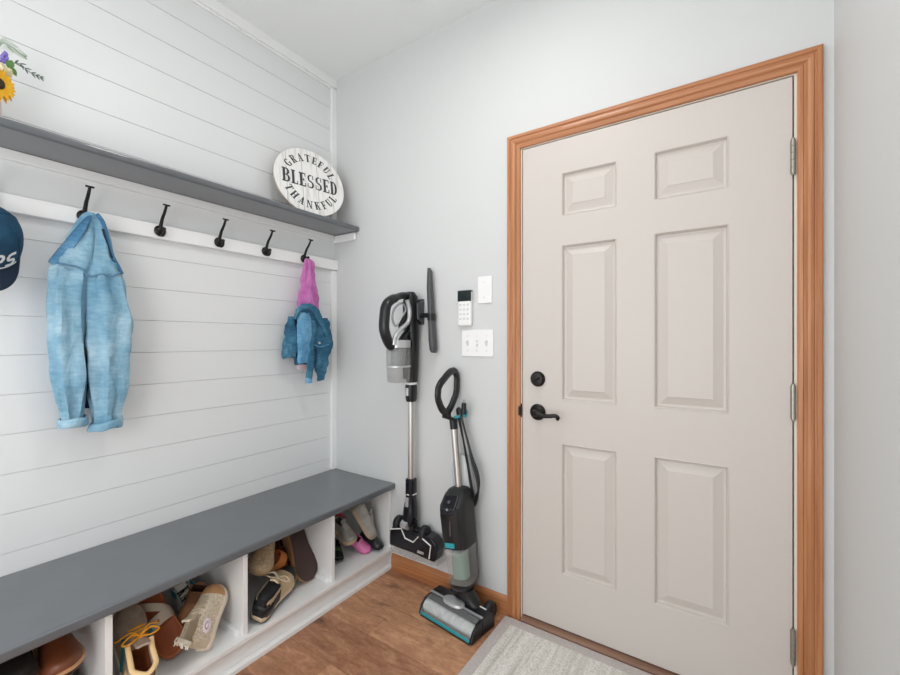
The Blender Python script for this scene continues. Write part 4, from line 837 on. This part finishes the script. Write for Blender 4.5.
def shoe(name, label, heel, toe, upv, W_=None, H_=None, h_=.024, up='#888888', so='#dddddd', li='#333333', lace=None, toecap=None, heelcap=None, o1=.40, strap=None, bow=0, Htab=None, upk={}, z0=.1165, badge=None, outsole=None, tongue=True, word=None, collar=None, dot=None, stripe=None, welt=None, tassel=None):
    L_ = (V(toe) - V(heel)).length; W_ = W_ or L_ * .19; H_ = H_ or L_ * .38
    root = thing(name, label, 'shoe', (0, 0, 0)); ORG[root] = V((0, 0, 0))
    mu = mat(label[:40] + ' upper', up, **dict(dict(rough=.75, var=None), **upk)); ms = SM('sole ' + so, so, rough=.7); ml = SM('lining ' + li, li, rough=.9)
    b_ = MB(); sole(b_, L_, W_, h_); sl_ = b_.build('sole', ms, root, smooth=True)
    b_ = MB(); Ht = upper(b_, L_, W_, H_, h_, o1, Htab); ub = b_.build('upper', [mu, ml], root, smooth=True)
    if outsole:
        b_ = MB(); rg_ = [[V((x_, y_, zz + .010 * max(0, (x_ / L_ - .7) / .3) ** 2)) for x_, y_ in outline(L_, W_, g)] for zz, g in ((-.003, -.004), (.005, .0025))]; b_.loft(rg_); b_.build('outsole', SM('outsole ' + outsole, outsole, rough=.8, bump=.6, bscale=160), root, smooth=True)
    if welt:
        b_ = MB(); b_.loft([[V((x_, y_, zz + .010 * max(0, (x_ / L_ - .7) / .3) ** 2)) for x_, y_ in outline(L_, W_, .0035)] for zz in (h_ - .010, h_)]); b_.build('welt', SM('welt ' + welt, welt, rough=.7), root, smooth=True)
    if lace:
        mlc = SM('lace ' + lace, lace, rough=.9)
        for i in range(4):
            t = o1 + .055 + i * .052; hw = lerp(HWT, t) * W_; zt = topz(Ht, t, H_, h_); y_ = hw * .50
            b_ = MB(); b_.tube(spline([(t * L_ + .004, -y_, zt * .955), (t * L_, -y_ * .5, zt + .0015), (t * L_ - .004, y_ * .5, zt + .0015), (t * L_ - .002, y_, zt * .955)], 4), (.0024, .004), 8, flat=(0, 0, 1)); b_.build('lace', mlc, root, smooth=True)
        for k in range(bow):
            sg = -1 if k % 2 else 1; t = o1 + .06; zt = topz(Ht, t, H_, h_); c0 = V((t * L_, 0, zt + .005)); d = V((.012 * (k - 1), sg * .05, .006))
            b_ = MB(); b_.tube(spline([c0, c0 + d * .5 + V((.010, 0, .010)), c0 + d, c0 + d * .55 + V((-.010, 0, .004)), c0] if k < 2 else [c0, c0 + d * .5 + V((.01, 0, .004)), c0 + d * 1.1 - V((0, 0, .02)), c0 + d * 1.25 - V((-.01, 0, .038))], 5), .0026, 8); b_.build('bow_loop' if k < 2 else 'lace_end', mlc, root, smooth=True)
        if tongue:
            zt = topz(Ht, o1, H_, h_); b_ = MB(); ww = W_ * .42
            b_.loft([[V((x_, -ww * s_, zz - .003)), V((x_, 0, zz + .003)), V((x_, ww * s_, zz - .003)), V((x_ - .006, ww * s_ * .9, zz - .006)), V((x_ - .006, 0, zz - .001)), V((x_ - .006, -ww * s_ * .9, zz - .006))] for x_, zz, s_ in ((L_ * (o1 + .06), zt * .97, .8), (L_ * o1, zt * 1.03, .95), (L_ * (o1 - .05), zt * 1.15, 1.0), (L_ * (o1 - .075), zt * 1.22, .8))]); tg = b_.build('tongue', mu, root, smooth=True)
            if word:
                b_ = MB(); L2, tot = glyph_line(word, .040, .9, .10)
                for polys, x0_, wl in L2:
                    for p_ in polys: b_.prism([V((L_ * (o1 + .045) - .0005 + (px * .040 * .9 + x0_ - tot / 2) * .75, (py - .5) * .040 , zt * 1.075)) for px, py in p_], (0, 0, .002))
                b_.build('pull_tab_lettering', SM('black_print', '#101010', rough=.8), tg)
    def band(t0, t1, colr, nm, g=1.03, top=True, kk={}):
        b2 = MB(); rings = []
        for i in range(7):
            t = t0 + (t1 - t0) * i / 6; hw = lerp(HWT, min(.995, t)) * W_ * g; c_ = .06 * W_ * math.sin(t * 3.1); zt = topz(Ht, min(1, t), H_, h_) * (g * .5 + .5) + .0015 + .010 * max(0, (t - .7) / .3) ** 2; ring = []
            for k in range(17):
                th = math.pi * (1 - k / 16); ct, st = math.cos(th), math.sin(th); ring.append(V((min(t, 1.005) * L_, c_ + hw * math.copysign(abs(ct) ** .72, ct), h_ * .7 + (zt - h_ * .7) * st ** .8)))
            rings.append(ring)
        b2.loft(rings); return b2.build(nm, SM(nm + ' ' + colr, colr, **dict(dict(rough=.6), **kk)), root, smooth=True)
    if toecap: band(.80, 1.0, toecap, 'toe_cap', 1.015)
    if strap: band(strap[0], strap[1], strap[2], 'strap', 1.04)
    if heelcap:
        b_ = MB(); b_.loft([[V((t * L_, sg * lerp(HWT, t) * W_ * 1.02, zz)) for sg, t, zz in [(-1, .22, zl), (-1, .12, zl), (-1, .05, zl), (-1, .0, zl), (1, .0, zl), (1, .05, zl), (1, .12, zl), (1, .22, zl)]] for zl in (h_ * .8, h_ + (H_ - h_) * .55)], cap=False, ringclosed=False); o_ = b_.build('heel_counter', SM('heel ' + heelcap, heelcap, rough=.5), root, smooth=True); sd = o_.modifiers.new('thickness', 'SOLIDIFY'); sd.thickness = .002; sd.offset = 1
    if collar:
        rt = [(o1 + .01) - (o1 - .05) * k / 6 for k in range(7)]; ev = lambda t, sg: V((t * L_, sg * lerp(HWT, t) * W_ * .84 + .06 * W_ * math.sin(t * 3.1), topz(Ht, t, H_, h_) - .002))
        b_ = MB(); b_.tube(spline([ev(t, 1) for t in rt[:-1]] + [V((.055 * L_, .30 * W_, topz(Ht, .05, H_, h_))), V((.030 * L_, 0, topz(Ht, .05, H_, h_))), V((.055 * L_, -.30 * W_, topz(Ht, .05, H_, h_)))] + [ev(t, -1) for t in rt[:-1][::-1]], 3), (.0055, .0075), 8); b_.build('collar', SM('collar ' + collar, collar, rough=.9), root, smooth=True)
    if stripe:
        for sg in (-1, 1):
            b_ = MB(); pts = []
            for k in range(6):
                f = k / 5; t = .30 + .20 * f; pts.append(V((t * L_, sg * lerp(HWT, t) * W_ * (1.0 - .10 * f) + .06 * W_ * math.sin(t * 3.1), h_ + (H_ - h_) * (.05 + .75 * f))))
            b_.tube(pts, (.004, .013), 10, flat=(0, sg, 0)); b_.build('side_stripe', SM('stripe ' + stripe, stripe, rough=.7), root, smooth=True)
    if dot:
        b_ = MB(); t = .30; yy = -lerp(HWT, t) * W_ * .93
        for k in range(14):
            a_ = 2 * math.pi * k / 14; b_.ell(V((t * L_ + .017 * math.cos(a_), yy - .0015, h_ + (H_ - h_) * .40 + .017 * math.sin(a_))), (.007, .0035, .004), Matrix.Rotation(-a_, 3, 'Y'), nu=8, nv=5)
        b_.ell(V((t * L_, yy - .003, h_ + (H_ - h_) * .40)), (.009, .004, .009), nu=10, nv=6); b_.build('sequin_flower', SM('sequin', dot, rough=.35), root, smooth=True)
    if tassel:
        b_ = MB()
        for k in range(16):
            f = k / 15; p_ = V((.02 * L_ + f * .02, (-1 + 2 * f) * lerp(HWT, .08) * W_, H_ * .95)); b_.tube([p_, p_ + V((-.012, random.uniform(-.006, .006), .010)), p_ + V((-.022, random.uniform(-.01, .01), .004))], .0022, 6)
        b_.build('fringe', SM('fringe', tassel, rough=.9), root, smooth=True)
    pose(root, heel, toe, upv, z0); return root
def slide(name, label, heel, toe, upv, foot='#a4552d', strapc='#c9b9a4', solec='#b0683c', straps=((.50, .70, .16), (.70, .48, .16)), W_=None, z0=.1165):
    L_ = (V(toe) - V(heel)).length; W_ = W_ or L_ * .185
    root = thing(name, label, 'sandal', (0, 0, 0)); ORG[root] = V((0, 0, 0))
    b_ = MB(); sole(b_, L_, W_, .020); b_.build('sole', SM('sole ' + solec, solec, rough=.75), root, smooth=True)
    b_ = MB(); b_.loft([[V((x_, y_, zz + .010 * max(0, (x_ / L_ - .7) / .3) ** 2)) for x_, y_ in outline(L_, W_, g)] for zz, g in ((.019, -.005), (.0225, -.006))]); b_.build('footbed', mat(label[:40] + ' footbed', foot, .55), root)
    for t0, t1, wd in straps:
        b_ = MB(); rings = []
        for k in range(15):
            f = k / 14; th = math.pi * (1 - f); t = t0 + (t1 - t0) * f; hw = lerp(HWT, t) * W_ + .004; c_ = V((t * L_, hw * math.cos(th), .006 + .052 * math.sin(th) ** .8)); n_ = V((0, math.cos(th), math.sin(th)))
            e = V((wd * L_ / 2, 0, 0)); rings.append([c_ - e, c_ + n_ * .0015, c_ + e, c_ + e + n_ * .003, c_ + n_ * .0045, c_ - e + n_ * .003])
        b_.loft(rings); b_.build('strap', SM('strap ' + strapc, strapc, rough=.85), root, smooth=True)
    pose(root, heel, toe, upv, z0); return root
GL = dict(var='#c3b395', vscale=150, bump=.8, bscale=220, rough=.45)
def sX(px, py, x): return aX(px, py, x + .024)
# second cubby
shoe('sneaker', 'taupe sneaker with orange laces and a cream collar, heel to the front', sX(138, 713, .405), sX(125, 626, .19), (.55, .0, .85), up='#b3a08f', so='#e6ddd0', li='#7b3f16', lace='#eda02a', bow=4, H_=.120, W_=.050, upk=dict(var='#a08d7d', vscale=30), stripe='#1f7d86', heelcap='#efd0a0', collar='#f0cd98')
slide('slide_sandal', 'rust brown slide sandal with crossed beige straps standing on its toe', sX(148, 592, .15), sX(177, 655, .32), (.80, -.45, .5), foot='#a8562e', strapc='#cdbda9', solec='#b0673a', straps=((.10, .46, .13), (.52, .44, .15)), W_=.045)
slide('slide_sandal', 'beige strapped sandal half hidden between the taupe sneaker and the rust slide', sX(126, 601, .02), sX(158, 640, .165), (.6, -.2, .75), foot='#7d4a2f', strapc='#bfb2a4', solec='#a08a74')
shoe('ankle_boot', 'plain brown suede shoe behind the crossed strap sandal', sX(200, 592, .19), sX(181, 644, .28), (.75, -.45, .5), up='#9a6a45', so='#5d3c27', li='#3d2516', upk=dict(var='#744b31', vscale=14), W_=.056, H_=.095, o1=.14, h_=.016)
shoe('sneaker', 'white running shoe with a teal stripe and black lettering at the back of its cubby', sX(168, 567, .035), sX(197, 614, .135), (.75, -.40, .55), up='#d9d6cf', so='#e9e6df', li='#2a2a2a', lace='#d8d5ce', stripe='#2b8299', word='HOKA', W_=.046, H_=.10)
shoe('sneaker', 'gold glitter sneaker with a sequin flower and ragged cuff, toe up against the divider', sX(205, 651, .395), sX(222, 587, .30), (.35, -.80, .45), up='#e9dfcc', so='#e3d6c3', li='#c9b79f', lace='#c4b194', toecap='#c29263', dot='#f1e4ee', tassel='#d8cdbb', H_=.130, W_=.042, upk=GL)
# third cubby
shoe('sneaker', 'black and cream sneaker with a glossy heel at the front of its cubby', sX(256, 622, .40), sX(289, 577, .29), (.55, -.50, .75), up='#cdb795', so='#dac5a8', li='#2c2320', lace='#cfbd9f', bow=3, toecap='#1b1d20', H_=.110, W_=.050, h_=.030, heelcap='#111317', outsole='#15130f', strap=(.0, .40, '#17191d'))
slide('slide_sandal', 'tan leather sandal lying above the black and cream sneaker', sX(256, 571, .28), sX(281, 580, .25), (.5, -.3, .85), foot='#b06a36', strapc='#bd7136', solec='#8a5230', straps=((.60, .64, .26),), z0=.2)
shoe('slipper', 'fuzzy grey tan slipper leaning on the left divider, toe down', sX(265, 534, .20), sX(256, 578, .35), (.75, -.15, .55), up='#c3ab8a', so='#a38b6d', li='#7a6248', upk=dict(GL, var='#9c8566'), H_=.075, W_=.052, o1=.30)
shoe('loafer', 'dark brown leather loafer standing toe down beside the fuzzy slipper', sX(277, 526, .05), sX(286, 574, .175), (.80, -.2, .5), up='#7a4024', so='#4c2a19', li='#1c100a', H_=.080, W_=.045, o1=.46, welt='#a05a33')
shoe('slipper', 'tan suede slipper tipped up so its dark brown sole faces out', sX(295, 534, .21), sX(312, 590, .355), (-.78, -.12, -.42), up='#b68860', so='#b28459', li='#4c3524', outsole='#4a3834', H_=.080, W_=.060, o1=.34)
# fourth cubby
KS = dict(rough=.35, var='#8a8782', vscale=25)
shoe('kids_sneaker', 'metallic grey childs sneaker tilted on top of the small shoe pile', sX(350, 509, .28), sX(370, 541, .37), (.30, .45, .75), up='#aaa79f', so='#ad9a84', li='#3c3834', lace='#b9b6af', H_=.085, W_=.040, upk=KS, h_=.020, z0=.15)
shoe('kids_sneaker', 'silver childs sneaker on the left of the pile, in the shade', sX(334, 528, .22), sX(353, 546, .36), (.35, -.1, .9), up='#9c9992', so='#bca288', li='#4a4541', lace='#b9b6b0', H_=.080, W_=.038, upk=KS, h_=.026)
shoe('kids_shoe', 'pink childs shoe at the front of the small shoe pile', sX(346, 541, .25), sX(369, 556, .37), (.2, -.15, .97), up='#df7cb0', so='#cf6ca0', li='#6d2438', H_=.052, W_=.032, o1=.52, strap=(.50, .57, '#e08ab8'), h_=.012, upk=dict(rough=.5))
shoe('kids_shoe', 'black childs shoe to the right of the pink one', sX(361, 535, .28), sX(381, 551, .415), (.3, .1, .95), up='#1c1f24', so='#15161a', li='#0e0f12', H_=.055, W_=.032, o1=.42, strap=(.44, .52, '#23262c'), h_=.014, upk=dict(rough=.3))
shoe('kids_shoe', 'coral pink childs shoe at the back top of the pile', sX(329, 514, .15), sX(343, 525, .23), (.2, 0, .98), up='#d8566f', so='#e08698', li='#5b1f2b', H_=.055, W_=.028, h_=.014, z0=.20)
shoe('kids_sandal', 'dark green and black childs sandal beside the left divider', sX(333, 546, .20), sX(338, 563, .33), (.4, 0, .9), up='#1d2b1f', so='#16181a', li='#0d120e', H_=.045, W_=.030, strap=(.55, .66, '#3f6b3c'), h_=.014)
# first cubby, mostly under the seat board
shoe('leather_shoe', 'brown leather shoe with a tan welt in the leftmost cubby', sX(44, 634, .16), sX(66, 681, .40), (.3, -.1, .93), up='#7a4429', so='#3d2317', li='#2a160d', welt='#c79a74', H_=.095, W_=.050, upk=dict(rough=.4, var='#68371f', vscale=16))
shoe('clog', 'dark clog with a tan inner edge in the leftmost cubby', sX(2, 652, .18), sX(15, 696, .41), (.3, -.1, .93), up='#1d1613', so='#2b1d15', li='#c08d6b', H_=.085, W_=.050, o1=.5)

shoe('leather_shoe', 'brown leather shoe lying underneath its tan welted mate', V((.10, -1.315, .12)), V((.37, -1.315, .12)), (0, 0, 1), up='#6e3c24', so='#3d2317', li='#2a160d', H_=.150, W_=.048, upk=dict(rough=.4))
shoe('clog', 'dark clog lying underneath the other dark clog', V((.11, -1.43, .12)), V((.38, -1.43, .12)), (0, 0, 1), up='#1d1613', so='#2b1d15', li='#c08d6b', H_=.150, W_=.048, o1=.5)
